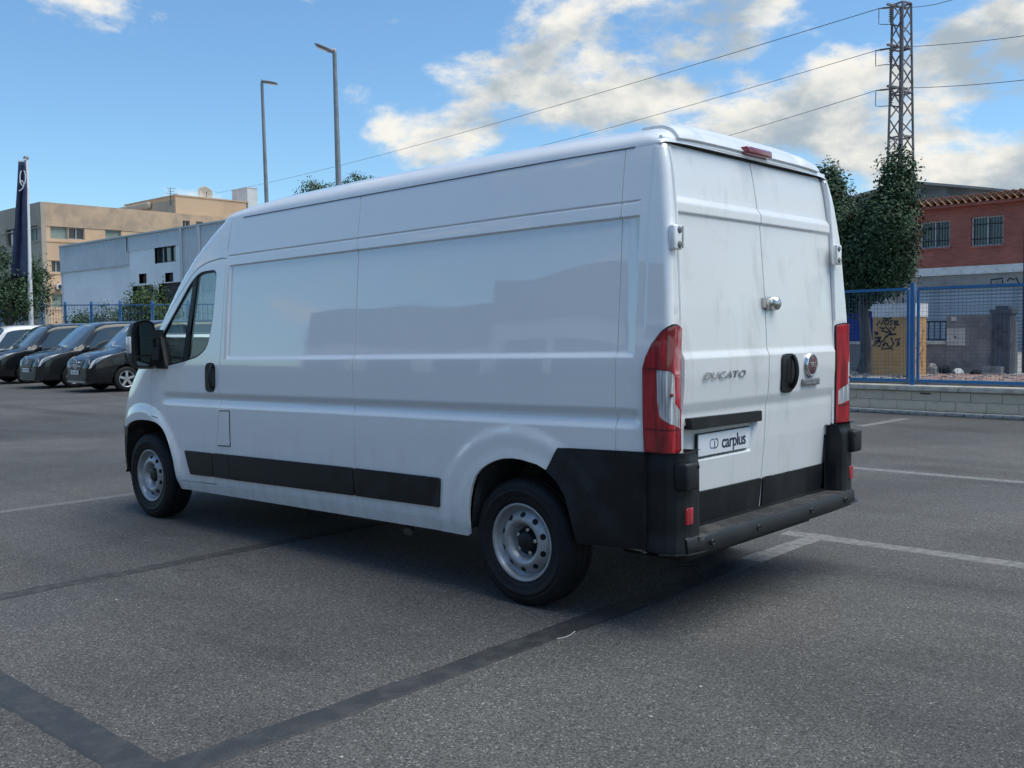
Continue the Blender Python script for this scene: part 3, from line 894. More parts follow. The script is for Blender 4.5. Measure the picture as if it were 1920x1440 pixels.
# model name, badge, handle, lock
SIL = mat('silver_letters', (.45, .46, .48), .28, metal=.8)
place_text('DUCATO', .050, ((-.9465, .482, 1.222+.0123), (0, -1, 0), (0, 0, 1)), SIL, dl_, depth=.002, shear=.25, spacing=1.05, sx=1.86)
by, bz = -.463, 1.240+.0123
mb = MB(); mb.lathe([(-.944, .070), (-.958, .068), (-.963, .061), (-.960, .055)], (0, by, bz), 'x', 40); ring = mb.build('badge', CHROME, dr_)
mb = MB(); mb.lathe([(-.959, .056), (-.961, .0)], (0, by, bz), 'x', 40); mb.build('badge_face', mat('badge_red', (.09, .02, .03), .25, coat=1), ring)
place_text('FIAT', .040, ((-.9625, by, bz), (0, -1, 0), (0, 0, 1)), CHROME, ring, depth=.0008, sx=.80, spacing=.92)
mb = MB(); mb.box((-.953, -.366, 1.124+.0123), (-.94, -.572, 1.164+.0123), .005); b2 = mb.build('model_badge', mat('badge_grey', (.30, .31, .32), .3, metal=.7), dr_)
mb = MB(); mb.box((-.9545, -.385, 1.132+.0123), (-.952, -.562, 1.156+.0123)); mb.build('badge_inlay', mat('badge_dark', (.12, .12, .13), .5, var_color=(.32, .33, .34), var_scale=90), b2)
hp = round_poly([(-.118, 1.096), (-.262, 1.096), (-.276, 1.20), (-.268, 1.312), (-.115, 1.312)], [.045, .06, .05, .05, .045], 5)
hd = panel('door_handle', hp, lambda y, z: door_xyz(y, z, .010), [], [], PLASTIC, dr_, step=.03, skirt=.012, flip=True)
hp2 = round_poly([(-.172, 1.15), (-.222, 1.15), (-.222, 1.285), (-.172, 1.285)], .022, 4)
panel('handle_bowl', hp2, lambda y, z: door_xyz(y, z, .0115), [], [], HOLE, hd, step=.03, skirt=.001, flip=True)
mb = MB(); mb.tube([dpt(-.232, 1.12+.18*t, .012+.025*math.sin(math.pi*t)**.6) for t in np.linspace(0, 1, 9)], .013, 8); mb.build('grip', TRIM, hd)
# security lock: domed case with keeper plate
mb = MB(); x0 = float(Dz(1.585))
mb.lathe([(x0, .038), (x0-.026, .038), (x0-.040, .033), (x0-.048, .021), (x0-.051, 0)], (0, -.055, 1.585+.0123), 'x', 32)
lk = mb.build('security_lock', BRIGHT, dr_)
mb = MB(); mb.box((x0-.028, .018, 1.562+.0123), (x0+.004, .052, 1.618+.0123), .004); mb.box((x0-.022, -.010, 1.552+.0123), (x0+.004, .016, 1.622+.0123), .003)
mb.build('lock_keeper', BRIGHT, dl_)
# rear step
mb = MB(); n_y = 25
prof = [(-.985, .375), (-1.028, .385), (-1.036, .405), (-1.030, .462), (-1.018, .474)]
ys = np.linspace(-.93, .93, n_y)
def stp(y): return .025*(abs(y)/.93)**6
v = [(x+stp(y), y, z+.0133) for y in ys for x, z in prof]; m_ = len(prof)
mb.add(v, [(i*m_+k, i*m_+k+1, (i+1)*m_+k+1, (i+1)*m_+k) for i in range(n_y-1) for k in range(m_-1)], True)
for sgn, i in ((1, n_y-1), (-1, 0)): mb.add([v[i*m_+k] for k in range(m_)], [tuple(range(m_))])
st = mb.build('rear_step', PLASTIC, van)
mb = MB()
mb.box((-1.020, -.845, .462), (-.86, .845, .4745+.0133-.004))
for k in range(9):
    xk = -1.008+k*.0145
    mb.box((xk, -.83, .4835), (xk+.007, .83, .4885))
mb.build('tread', mat('step_tread', (.05, .05, .052), .5, var_color=(.11, .105, .10), var_scale=9), st)
mb = MB(); mb.box((-.90, -.84, .44), (-.86, .84, .50)); mb.build('step_back', PLASTIC, st)
for yy in (.75, .30, -.30, -.75):
    mb = MB(); mb.lathe([(-1.0345, .016), (-1.040, .014), (-1.0405, .010), (-1.038, .009), (-1.038, 0)], (0, yy, .432+.0133), 'x', 18)
    mb.build('parking_sensor', TRIM, st)
# floor, chassis rails, axle, exhaust
mb = MB()
mb.add([rk(x, y, z) for x, y, z in [(-.9, -.93, .46), (4.6, -.93, .46), (4.6, .93, .46), (-.9, .93, .46)]], [(0, 1, 2, 3)])
mb.box((-.86, .35, .36), (3.2, .47, .46)); mb.box((-.86, -.47, .36), (3.2, -.35, .46))
mb.box((.6, .50, .30), (1.5, .80, .45), .03); mb.box((1.9, -.55, .27), (3.0, .1, .44), .03); mb.box((-.85, -.7, .30), (-.45, .7, .44), .04)
mb.box((3.3, -.6, .22), (4.5, .6, .44), .04)
mb.build('underbody', mat('underbody', (.02, .02, .02), .8), van)
mb = MB(); mb.tube([(0, -.85, HUB-.03), (0, -.5, HUB-.07), (0, .5, HUB-.07), (0, .85, HUB-.03)], .035, 10); mb.build('rear_axle', DARK, van)
mb = MB(); mb.tube([(1.9, .3, .33), (1.3, .55, .34), (1.05, .80, .32), (.985, .90, .27)], .034, 12, cap=False); mb.tube([(.99, .89, .275), (.98, .91, .262)], .031, 12)
mb.build('exhaust_pipe', mat('sooty_steel', (.20, .19, .18), .5, metal=.7, var_color=(.06, .055, .05), var_scale=20), van)
mb = MB()
mb.add([rk(*p) for p in [(-.46, .955, .40), (-.80, .955, .385), (-.93, .90, .375), (-.93, .45, .36), (-.46, .55, .36)]], [(0, 1, 2, 3, 4)])
mb.add([rk(*p) for p in [(-.46, .955, .402), (-.80, .955, .387), (-.93, .90, .377), (-.80, .962, .402), (-.46, .962, .42)]], [(0, 1, 3, 4), (1, 2, 3)])
mb.build('rear_undertray', mat('under_white', (.55, .55, .54), .5, var_color=(.25, .24, .22), var_scale=8), van)

# wheels
def tyre_profile(w=.215, R=.344):
    h = w/2
    p = [(h-.030, .205), (h-.012, .212), (h-.006, .228), (h-.003, .232), (h-.004, .240), (h+.001, .252), (h+.003, .268), (h+.005, .270), (h+.005, .282), (h+.0025, .284), (h+.001, .296), (h+.002, .298), (h, .304), (h-.001, .306), (h-.010, .325), (h-.022, R-.007), (h-.035, R-.002)]
    c = []
    for gx in (.042, .0, -.042):
        c += [(gx+.0055, R), (gx+.005, R-.009), (gx-.005, R-.009), (gx-.0055, R)]
    return p + [(h-.05, R)] + c + [(-h+.05, R)] + [(-a, b) for a, b in p[::-1]]
def wheel(x, s, y_c):
    """s = side; y_c = middle of the tread"""
    w = thing_part('wheel', van)
    mb = MB(); prof = [(s*a, b) for a, b in tyre_profile()]
    mb.lathe(prof, (x, s*y_c, HUB+.003), 'y', 72)
    for k in range(60):                                             # shoulder sipes
        t = 2*math.pi*k/60
        for hh in (.1075-.024,):
            c = np.array([x+.333*math.cos(t), s*(y_c+hh+.004), HUB+.003+.333*math.sin(t)])
            rdir = np.array([math.cos(t), 0, math.sin(t)]); tdir = np.array([-math.sin(t), 0, math.cos(t)])
            mb.obox(c, rdir*.0075+np.array([0, -s*.008, 0]), tdir*.0022, np.array([0, s*.003, 0])+rdir*.002)
    for v_i, (a, b, c) in enumerate(mb.v):
        if c < .006: mb.v[v_i] = (a, b, .002+.25*max(c, 0))
    mb.build('tyre', RUBBER, w, normals=True)
    yo = y_c+.1075
    mb = MB()
    # rim flange, well, steel disc with raised ring and sunk centre
    rim = [(yo-.022, .206), (yo-.010, .212), (yo-.006, .207), (yo-.012, .196), (yo-.030, .190), (yo-.050, .178), (yo-.052, .170)]
    disc = [(yo-.050, .174), (yo-.036, .160), (yo-.022, .140), (yo-.014, .120), (yo-.016, .108), (yo-.030, .096), (yo-.052, .086), (yo-.066, .080), (yo-.070, .068), (yo-.070, .0)]
    mb.lathe([(s*a, r) for a, r in rim], (x, 0, HUB+.003), 'y', 64)
    mb.lathe([(s*a, r) for a, r in disc], (x, 0, HUB+.003), 'y', 64)
    mb.build('rim', STEEL, w)
    mb = MB(); mb.lathe([(s*(y_c-.10), .20), (s*(yo-.055), .19), (s*(yo-.075), .0)], (x, 0, HUB+.003), 'y', 32); mb.build('brake_drum', DARK, w)
    for k in range(10):                                             # hand holes
        t = 2*math.pi*(k+.5)/10
        mb = MB(); ring_ = []
        for q in range(12):
            a = 2*math.pi*q/12; r = .147+.0135*math.cos(a); tt = t+.0175*math.sin(a)/.147
            yy = np.interp(r, [.120, .140, .160, .174], [yo-.014, yo-.022, yo-.036, yo-.050])+.0016
            ring_.append((x+r*math.cos(tt), s*yy, HUB+.003+r*math.sin(tt)))
        mb.add(ring_, [tuple(range(12))]); mb.build('hand_hole', HOLE, w)
    mb = MB(); mb.lathe([(s*(yo-.070), .058), (s*(yo-.040), .052), (s*(yo-.034), .044), (s*(yo-.036), .0)], (x, 0, HUB+.003), 'y', 24); mb.build('hub_cap', PLASTIC, w)
    for k in range(5):
        t = 2*math.pi*k/5+.5
        mb = MB(); mb.lathe([(s*(yo-.070), .012), (s*(yo-.046), .012), (s*(yo-.044), .009), (s*(yo-.044), 0)], (x+.064*math.cos(t), 0, HUB+.003+.064*math.sin(t)), 'y', 6, smooth=False)
        mb.build('wheel_bolt', BRIGHT, w)
def thing_part(name, parent):
    o = bpy.data.objects.new(name, None); COL.objects.link(o); o.empty_display_size = .1
    o.parent = parent; return o
for s_ in (1, -1):
    wheel(0., s_, .877); wheel(WB, s_, .877)

# front of the cab
yc_ = np.linspace(-.8, .8, 17)
def fpoly(z0, z1, k=.90, n=10):
    zs = np.linspace(z0, z1, n)
    return [(float(k*Yz(z)), float(z)) for z in zs] + [(-float(k*Yz(z)), float(z)) for z in zs[::-1]]
fz = np.arange(.3, 2.3, .06)
panel('windscreen', fpoly(1.53, 2.24, .86), lambda y, z: front_xyz(y, z, -.006), yc_, fz, SCREEN, van, step=.06, skirt=0)
panel('windscreen_frame', fpoly(1.47, 2.335, .90), front_xyz, yc_, fz, WHITE, van, holes=[fpoly(1.53, 2.24, .86)], step=.05, skirt=.03)
panel('bonnet', fpoly(1.02, 1.465), front_xyz, yc_, fz, WHITE, van, step=.05, skirt=.02)
panel('front_panel', fpoly(.80, 1.015), front_xyz, yc_, fz, WHITE, van, step=.05, skirt=.02)
panel('grille', round_poly([(-.55, .84), (.55, .84), (.5, 1.0), (-.5, 1.0)], .03), lambda y, z: front_xyz(y, z, .006), yc_, fz, PLASTIC, van, step=.05, skirt=.02)
for s_ in (1, -1):
    panel('headlamp', round_poly([(s_*.60, .90), (s_*.88, .93), (s_*.86, 1.16), (s_*.66, 1.05)], .03), lambda y, z: front_xyz(y, z, .008), yc_, fz, CLEAR, van, step=.04, skirt=.02, flip=False)
fbz = np.linspace(.36, .795, 10)
bp_ = [(float(.99*Yz(z))*1.0, float(z)) for z in fbz]
def fb_xyz(a, z):
    """bumper: a = angle round the nose, 0 left .. 1 right"""
    a = np.asarray(a, float); z = np.asarray(z, float)
    Y = Yz(z)+.004; t = (np.asarray(a)-.5)*math.pi
    y = -np.sign(t)*Y*np.abs(np.sin(t))**(2/MF); R_ = RFz(z)
    x = XFz(z)-R_+R_*np.abs(np.cos(t))**(2/NF)+.004
    return x, y, z-RAKE*x
panel('front_bumper', [(.128, .36), (.872, .36), (.905, .60), (.935, .80), (.065, .80), (.095, .60)], fb_xyz, np.linspace(.02, .98, 60), fbz, PLASTIC, van, step=.02, skirt=.02, flip=True)
# wiper cowl and cabin
mb = MB(); mb.box((3.2, -.85, 1.10), (4.1, .85, 1.26), .05); mb.build('dashboard', DARK, van)
mb = MB(); mb.box((2.20, -.86, .45), (2.24, .86, 2.28)); mb.build('bulkhead', mat('bulkhead_grey', (.10, .10, .10), .7), van)
SEAT = mat('seat_fabric', (.03, .03, .033), .9, bump=.2, bump_scale=200)
for yy in (.5, -.35, -.72):
    st_ = MB(); w_ = .24 if yy > 0 else .19
    st_.box((2.55, yy-w_, .62), (3.08, yy+w_, .80), .06)
    so = st_.build('seat', SEAT, van)
    q = MB(); q.obox((2.50, yy, 1.10), (.055, 0, .0), (0, w_, 0), (-.07, 0, .34)); q.build('seat_back', SEAT, so)
    q = MB(); q.box((2.36, yy-.13, 1.46), (2.46, yy+.13, 1.66), .04); q.build('headrest', SEAT, so)
mb = MB()
pts = [(3.23+.07*math.cos(t), .5+.19*math.sin(t), 1.20+.16*math.cos(t)) for t in np.linspace(0, 2*math.pi, 25)]
mb.tube(pts, .014, 6); mb.bar((3.40, .5, 1.05), (3.23, .5, 1.2), .06); mb.build('steering_wheel', DARK, van)
# ---------------------------------------------------------------- ground
def asphalt_mat():
    m = bpy.data.materials.new('asphalt'); m.use_nodes = True
    nt = m.node_tree; N = nt.nodes; L = nt.links; b = N['Principled BSDF']
    tc_ = N.new('ShaderNodeTexCoord'); vec = tc_.outputs['Object']
    def noise(scale, detail=4, rough=.6, dist=0., v=vec):
        n = N.new('ShaderNodeTexNoise'); n.inputs['Scale'].default_value = scale; n.inputs['Detail'].default_value = detail
        n.inputs['Roughness'].default_value = rough; n.inputs['Distortion'].default_value = dist
        L.new(v, n.inputs['Vector']); return n.outputs['Fac']
    def rng(x, a, b_, c=0., d=1.):
        r = N.new('ShaderNodeMapRange'); r.interpolation_type = 'SMOOTHSTEP'
        L.new(x, r.inputs['Value'])
        for k, v in zip(('From Min', 'From Max', 'To Min', 'To Max'), (a, b_, c, d)): r.inputs[k].default_value = v
        return r.outputs[0]
    def mix(f, a, b_, mode='MIX'):
        x = N.new('ShaderNodeMix'); x.data_type = 'RGBA'; x.blend_type = mode
        if isinstance(f, float): x.inputs['Factor'].default_value = f
        else: L.new(f, x.inputs['Factor'])
        for s_, v in (('A', a), ('B', b_)):
            if isinstance(v, tuple): x.inputs[s_].default_value = (*v, 1)
            else: L.new(v, x.inputs[s_])
        return x.outputs['Result']
    vo = N.new('ShaderNodeTexVoronoi'); vo.inputs['Scale'].default_value = 125; vo.inputs['Randomness'].default_value = 1
    L.new(vec, vo.inputs['Vector'])
    vo2 = N.new('ShaderNodeTexVoronoi'); vo2.inputs['Scale'].default_value = 40
    L.new(vec, vo2.inputs['Vector'])
    sepc = N.new('ShaderNodeSeparateColor'); L.new(vo.outputs['Color'], sepc.inputs[0])
    stone = rng(sepc.outputs[0], .0, 1., 0., 1.)
    base = mix(stone, (.070, .067, .064), (.150, .144, .137))
    # worn stones, pale
    pale = rng(sepc.outputs[1], .955, .97)
    base = mix(pale, base, (.27, .265, .25))
    # mastic between the stones
    gap = rng(vo.outputs['Distance'], .52, .80)
    base = mix(gap, base, (.045, .044, .043))
    # broad wear: scrubbed lanes and tyre-polished dark bands
    w1 = rng(noise(.22, 5, .6, .6), .36, .66)
    base = mix(w1, base, mix(1., base, (.60, .60, .615), 'MULTIPLY'))
    mp_ = N.new('ShaderNodeMapping'); mp_.inputs['Scale'].default_value = (.10, .9, 1); mp_.inputs['Rotation'].default_value = (0, 0, .25)
    L.new(vec, mp_.inputs[0])
    w2 = rng(noise(1., 6, .62, .4, mp_.outputs[0]), .50, .70)
    base = mix(w2, base, mix(1., base, (.60, .60, .625), 'MULTIPLY'))
    w3 = rng(noise(1.1, 8, .72, .3), .56, .72)
    base = mix(w3, base, mix(1., base, (1.25, 1.23, 1.19), 'MULTIPLY'))
    # oil drips
    w4 = rng(noise(2.6, 3, .5), .70, .76)
    base = mix(w4, base, (.05, .05, .05))
    # fine cracks
    vc = N.new('ShaderNodeTexVoronoi'); vc.feature = 'DISTANCE_TO_EDGE'; vc.inputs['Scale'].default_value = .32
    nz = N.new('ShaderNodeTexNoise'); nz.inputs['Scale'].default_value = 1.3; nz.inputs['Detail'].default_value = 6
    L.new(vec, nz.inputs['Vector'])
    ad = N.new('ShaderNodeVectorMath'); ad.operation = 'ADD'
    sb = N.new('ShaderNodeVectorMath'); sb.operation = 'SCALE'; sb.inputs['Scale'].default_value = 1.5
    L.new(nz.outputs['Color'], sb.inputs[0]); L.new(vec, ad.inputs[0]); L.new(sb.outputs[0], ad.inputs[1]); L.new(ad.outputs[0], vc.inputs['Vector'])
    ck = N.new('ShaderNodeMath'); ck.operation = 'MULTIPLY'
    L.new(rng(vc.outputs['Distance'], .004, .0015), ck.inputs[0]); L.new(rng(noise(.5, 2), .56, .62), ck.inputs[1])
    base = mix(ck.outputs[0], base, (.02, .02, .02))
    L.new(base, b.inputs['Base Color'])
    L.new(rng(noise(.6, 5), .3, .7, .72, .92), b.inputs['Roughness'])
    bp = N.new('ShaderNodeBump'); bp.inputs['Strength'].default_value = .55; bp.inputs['Distance'].default_value = .004
    hs = N.new('ShaderNodeMath'); hs.operation = 'SUBTRACT'; L.new(stone, hs.inputs[0]); L.new(vo.outputs['Distance'], hs.inputs[1])
    L.new(hs.outputs[0], bp.inputs['Height']); L.new(bp.outputs[0], b.inputs['Normal'])
    return m
me = bpy.data.meshes.new('ground')
G_ = 1500.
me.from_pydata([(-G_, -G_, 0), (G_, -G_, 0), (G_, G_, 0), (-G_, G_, 0)], [], [(0, 1, 2, 3)])
ground = link('ground', me, asphalt_mat()); tag(ground, kind='structure')

# tar strips over old bay lines, worn paint: thin ragged sheets
def strip(name, p, q, w, z, material, seed, jag=.007, seg=.05):
    rnd = random.Random(seed)
    p, q = np.array(p, float), np.array(q, float); d = q-p; Ln = np.linalg.norm(d); d /= Ln; n = np.array([-d[1], d[0]])
    k = int(Ln/seg); v = []; a = b_ = 0.; bow = 0.
    for i in range(k+1):
        a += rnd.gauss(0, jag*.5); a *= .8; b_ += rnd.gauss(0, jag*.5); b_ *= .8
        bow = .004*math.sin(i*seg*1.3+seed)
        c = p+d*Ln*i/k
        for e_, zz_ in ((c+n*(w/2+a+bow+.014), .0006), (c+n*(w/2+a+bow), z), (c-n*(w/2+b_-bow), z), (c-n*(w/2+b_-bow+.014), .0006)): v.append((e_[0], e_[1], zz_))
    f = [(4*i+j, 4*i+j+1, 4*i+j+5, 4*i+j+4) for i in range(k) for j in range(3)]
    mb = MB(); mb.add(v, f); o = mb.build(name, material)
    for pl in o.data.polygons:
        if pl.normal.z < 0: pl.flip()
    return tag(o, kind='structure')
TAR = mat('tar_seal', (.028, .030, .033), .58, var_color=(.048, .049, .051), var_scale=9, bump=.5, bump_scale=120, rough_var=.2)
TAR2 = mat('tar_seal_worn', (.034, .034, .035), .75, var_color=(.07, .069, .067), var_scale=14, bump=.5, bump_scale=120, rough_var=.1)
PAINT = mat('worn_white_line', (.185, .183, .178), .8, var_color=(.11, .109, .107), var_scale=18, bump=.4, bump_scale=150, detail=8)
strip('tar_strip', (9., 3.295), (-.36, 3.295), .135, .004, TAR, 1)
strip('tar_strip', (-.43, 3.37), (-.435, -.70), .130, .0045, TAR, 2)
strip('painted_line', (-.425, -.55), (-.43, -1.72), .125, .004, PAINT, 3, .008)
strip('painted_line', (-.2, -1.63), (-9, -1.63), .13, .0044, PAINT, 4, .008)
strip('painted_line', (2.0, -5.05), (-9, -5.05), .12, .004, PAINT, 5, .008)
strip('tar_strip', (2.39, 4.5), (2.39, -1.6), .10, .0052, TAR2, 6, .01)
strip('painted_line', (5.28, 3.2), (5.30, -1.6), .10, .004, mat('faint_line', (.145, .143, .14), .85, var_color=(.11, .11, .11), var_scale=30), 7, .01)
strip('painted_line', (2.5, -9.2), (2.42, -10.8), .12, .004, PAINT, 8, .01)
# leaf litter and small stones lying about
rnd = random.Random(5)
STONE = mat('pale_pebble', (.42, .40, .36), .8)
for i, (u, v) in enumerate([(218, 1125), (520, 1100), (905, 1320), (1745, 1320), (1220, 1345), (1314, 1288), (1702, 1140), (640, 1420), (286, 1357)]):
    p = on_ground(u, v); mb = MB(); r = .004+.003*rnd.random()
    bm = bmesh.new(); bmesh.ops.create_icosphere(bm, subdivisions=1, radius=r)
    for w in bm.verts: w.co = Vector((w.co.x*rnd.uniform(.7, 1.5), w.co.y*rnd.uniform(.7, 1.5), max(w.co.z, -r*.4)*.7+r*.3))
    me = bpy.data.meshes.new('pebble'); bm.to_mesh(me); bm.free()
    o = link('pebble', me, STONE); o.location = p
    tag(o, 'tiny pale pebble ' + ['left of the front wheel beyond the far tar strip', 'between the two left tar strips, below the front wheel', 'right of the long tar strip near the bottom edge', 'low in the right corner near the short crack', 'bottom centre right, well below the rear wheel', 'a hand above the one at bottom centre right', 'at right behind the rear bumper', 'at the bottom edge right of the tar strip corner', 'on the tar strip at bottom left'][i], 'pebble', 'loose pebbles on the asphalt')
# curl of white string
p = on_ground(1065, 1192)
mb = MB(); c = [on_ground(*q) for q in ((1044, 1199), (1058, 1197), (1070, 1192), (1078, 1185))]
mb.tube([(q[0], q[1], .004) for q in c], .0022, 5)
tag(mb.build('string', mat('white_string', (.6, .6, .58), .8)), 'short white curl of string beside the long tar strip', 'string')
# ---------------------------------------------------------------- boundary frame: a runs along the wall, k metres behind the kerb
TH = -.055
P0 = np.array([2.198, -11.508]); EA = np.array([math.cos(TH), math.sin(TH)]); EN = np.array([-EA[1], EA[0]])
def B(a, k, z):
    p = P0+EA*a-EN*k; return (float(p[0]), float(p[1]), float(z))
def wpt(u, v, k):
    """sight line met with the vertical plane k behind the kerb -> (a, z)"""
    d = _F + _R*(u-960)/FPX + _U*(720-v)/FPX
    o = P0-EN*k; t = ((o-CAM[:2])@EN)/(d[:2]@EN); p = CAM+t*d
    return float((p[:2]-P0)@EA), float(p[2])
EX, EK, EZ = np.array([EA[0], EA[1], 0.]), np.array([-EN[0], -EN[1], 0.]), np.array([0, 0, 1.])
class WB_(MB):
    """boxes in wall coordinates"""
    def wbox(s, a0, a1, k0, k1, z0, z1):
        return s.obox(B((a0+a1)/2, (k0+k1)/2, (z0+z1)/2), EX*abs(a1-a0)/2, EK*abs(k1-k0)/2, EZ*abs(z1-z0)/2)
def wthing(name, a, k, z, *rest, **kw): return thing(name, B(a, k, z), *rest, **kw)

KERB = mat('kerb_concrete', (.36, .35, .33), .85, var_color=(.20, .195, .19), var_scale=5, bump=.4, bump_scale=40)
BLOCK = mat('block_concrete', (.66, .54, .40), .88, var_color=(.48, .39, .29), var_scale=2.6, bump=.4, bump_scale=45)
COPE = mat('coping_concrete', (.62, .56, .47), .85, var_color=(.42, .36, .30), var_scale=3.2, bump=.3, bump_scale=40)
# kerb
kerb = tag(thing('kerb', B(0, 0, 0), None, None), kind='structure')
def share(name, me, loc, material, parent, rz=TH):
    o = bpy.data.objects.new(name, me); COL.objects.link(o)
    if not me.materials: me.materials.append(material)
    o.parent = parent; o.matrix_parent_inverse = basis(parent).inverted()
    o.location = loc; o.rotation_euler = (0, 0, rz)
    return o
rnd = random.Random(3)
def stone_mesh(l, d, h, bev=.012):
    return MB().box((-l/2, -d/2, 0), (l/2, d/2, h), bev).mesh('stone')
ks = stone_mesh(.288, .15, .066, .014)
for i in range(-12, 34):
    o = share('kerb_stone', ks, B(i*.295, .075+rnd.uniform(-.004, .004), rnd.uniform(-.004, .002)), KERB, kerb)
mb = WB_(); mb.wbox(-12, -3.69, 0, .15, 0, .062); mb.wbox(9.9, 70, 0, .15, 0, .062); mb.build('kerb_run', KERB, kerb)
# block wall
wall = wthing('block_wall', 2, .25, 0, 'low pale concrete block wall with coping under the blue fence', 'wall')
mb = WB_(); mb.wbox(-12, 70, .18, .40, 0, .39); mb.build('mortar_core', mat('mortar', (.42, .36, .28), .9), wall)
bl = stone_mesh(.474, .02, .150, .006); bl2 = stone_mesh(.474, .02, .156, .006)
for r_, (z, off, me_) in enumerate(((.066, .0, bl2), (.226, .24, bl))):
    for i in range(-6, 20):
        share('block', me_, B(i*.48+off, .172+rnd.uniform(-.003, .003), z), BLOCK, wall)
cm = stone_mesh(.99, .32, .088, .012)
for i in range(-3, 10):
    share('coping_stone', cm, B(i*1.0+.2, .27, .388+rnd.uniform(-.003, .003)), COPE, wall)
mb = WB_(); mb.wbox(9.71, 70, .11, .43, .39, .478); mb.wbox(-12, -3.31, .11, .43, .39, .478); mb.build('coping_run', COPE, wall)
mb = WB_(); a, z = wpt(1735, 738, .16); mb.wbox(a-.085, a+.085, .158, .17, z-.012, z+.012); mb.build('drain_slot', mat('rust_slot', (.10, .06, .04), .9), wall)
# fence
BLUE = mat('blue_fence_paint', (.015, .145, .36), .45, coat=.3, var_color=(.03, .15, .33), var_scale=4)
WIRE = mat('blue_fence_wire', (.05, .11, .21), .5)
fence = wthing('mesh_fence', 2, .3, .48, 'bright blue steel fence with square wire mesh on the block wall', 'fence')
def rise(a): return .70*max(0., a-8)/27
def fence_bay(a0, a1, fine):
    d0, d1 = rise(a0), rise(a1); k = .30
    z0, z1 = .545, 2.075
    for (za, zb_, h) in ((z0, z0, .05), (z1, z1, .045)):
        mb = MB(); mb.bar(B(a0+.02, k, za+d0), B(a1-.02, k, zb_+d1), .04, h); mb.build('rail', BLUE, fence)
    for a in (a0+.02, a1-.02):
        mb = WB_(); mb.wbox(a-.02, a+.02, k-.02, k+.02, z0+.027+rise(a), z1-.025+rise(a)); mb.build('frame_upright', BLUE, fence)
    mb = MB(); st = .0635 if fine else .30; wv = .0036 if fine else .010
    n = int((a1-a0-.06)/st)
    for i in range(1, n):
        a = a0+.03+(a1-a0-.06)*i/n
        mb.bar(B(a, k, z0+.02+rise(a)), B(a, k, z1-.02+rise(a)), wv)
    n = int((z1-z0)/st)
    for i in range(1, n):
        z = z0+(z1-z0)*i/n
        mb.bar(B(a0+.04, k+.004, z+d0), B(a1-.04, k+.004, z+d1), wv)
    tag(mb.build('wire_mesh', WIRE, fence), kind='stuff')
posts = [.515]
fence_bay(.58, 3.30, True); fence_bay(-2.3, .45, True); fence_bay(-5.2, -2.43, True); fence_bay(3.43, 6.2, True)
for a in (.515, 3.365, -2.365, 6.265):
    mb = WB_(); mb.wbox(a-.032, a+.032, .25, .314, .40, 2.17); p = mb.build('post', BLUE, fence)
a = 6.33
while a < 64:
    fence_bay(a, a+2.75, False)
    mb = WB_(); mb.wbox(a+2.775, a+2.855, .27, .35, .40, 2.22+rise(a+2.8)); mb.build('post', BLUE, fence)
    a += 2.88
# raised pavement behind
mb = WB_(); mb.wbox(-14, 72, .44, 30, .02, .56)
pav = tag(mb.build('pavement', mat('pavement_concrete', (.30, .29, .27), .9, var_color=(.18, .17, .16), var_scale=1.2, bump=.3, bump_scale=30)), kind='structure')
PAVR = mat('red_paving', (.24, .13, .11), .9, var_color=(.32, .24, .20), var_scale=3)
mb = WB_(); mb.wbox(-13, .9, .6, 2.6, .56, .566); tag(mb.build('paving', PAVR), kind='structure')

# electricity cabinet with graffiti
k_ = 1.5
cab = wthing('electricity_cabinet', 1.45, k_+.3, .56, 'ochre cabinet with white top and black graffiti behind the blue fence', 'cabinet')
OCH = mat('ochre_render', (.56, .32, .13), .85, var_color=(.48, .27, .11), var_scale=4, bump=.2, bump_scale=60)
WHR = mat('white_render', (.70, .70, .69), .85, var_color=(.55, .55, .54), var_scale=4, bump=.2, bump_scale=60)
mb = WB_(); mb.wbox(1.06, 1.79, k_, k_+.62, .56, 1.62); mb.build('cabinet_body', OCH, cab)
mb = WB_(); mb.wbox(1.045, 1.80, k_-.012, k_+.64, 1.622, 1.865); mb.build('cabinet_top', WHR, cab)
INK = mat('black_spray', (.012, .012, .013), .7)
def zp(x, y): return wpt(1590+.2083*x, 500+.2083*y, k_)
strokes = [[(355+35*math.cos(t), 458+13*math.sin(t)) for t in np.linspace(0, 6.28, 14)],
    [(258, 528), (285, 488), (298, 522), (325, 478)], [(328, 520), (340, 486), (368, 490), (360, 520), (332, 518)], [(408, 484), (372, 494), (402, 510), (376, 526)], [(455, 492), (420, 490), (418, 524), (462, 522)], [(420, 506), (448, 506)],
    [(285, 546), (322, 560), (340, 540), (368, 572), (388, 544), (412, 572), (428, 538)], [(300, 574), (348, 592), (388, 578)], [(330, 645), (392, 592), (360, 612), (436, 606), (384, 616)], [(238, 588), (276, 612)], [(246, 612), (270, 588)],
    [(240, 642), (298, 634), (286, 660), (228, 712), (286, 716), (302, 678), (242, 670)], [(300, 684), (332, 650), (336, 690), (300, 742), (372, 736), (352, 690), (312, 704)], [(388, 640), (412, 692), (380, 736), (410, 746)], [(425, 662), (472, 644), (450, 682), (440, 716), (468, 690)],
    [(350, 700), (372, 722)], [(280, 640), (262, 690)]]
for sidx, s_ in enumerate(strokes):
    mb = MB(); pts = [zp(*q) for q in s_]
    stroke(mb, pts, .030, (B(0, k_-.004-.0003*sidx, 0), EX, EZ), 0.)
    mb.build('graffiti_stroke', INK, cab, normals=False)
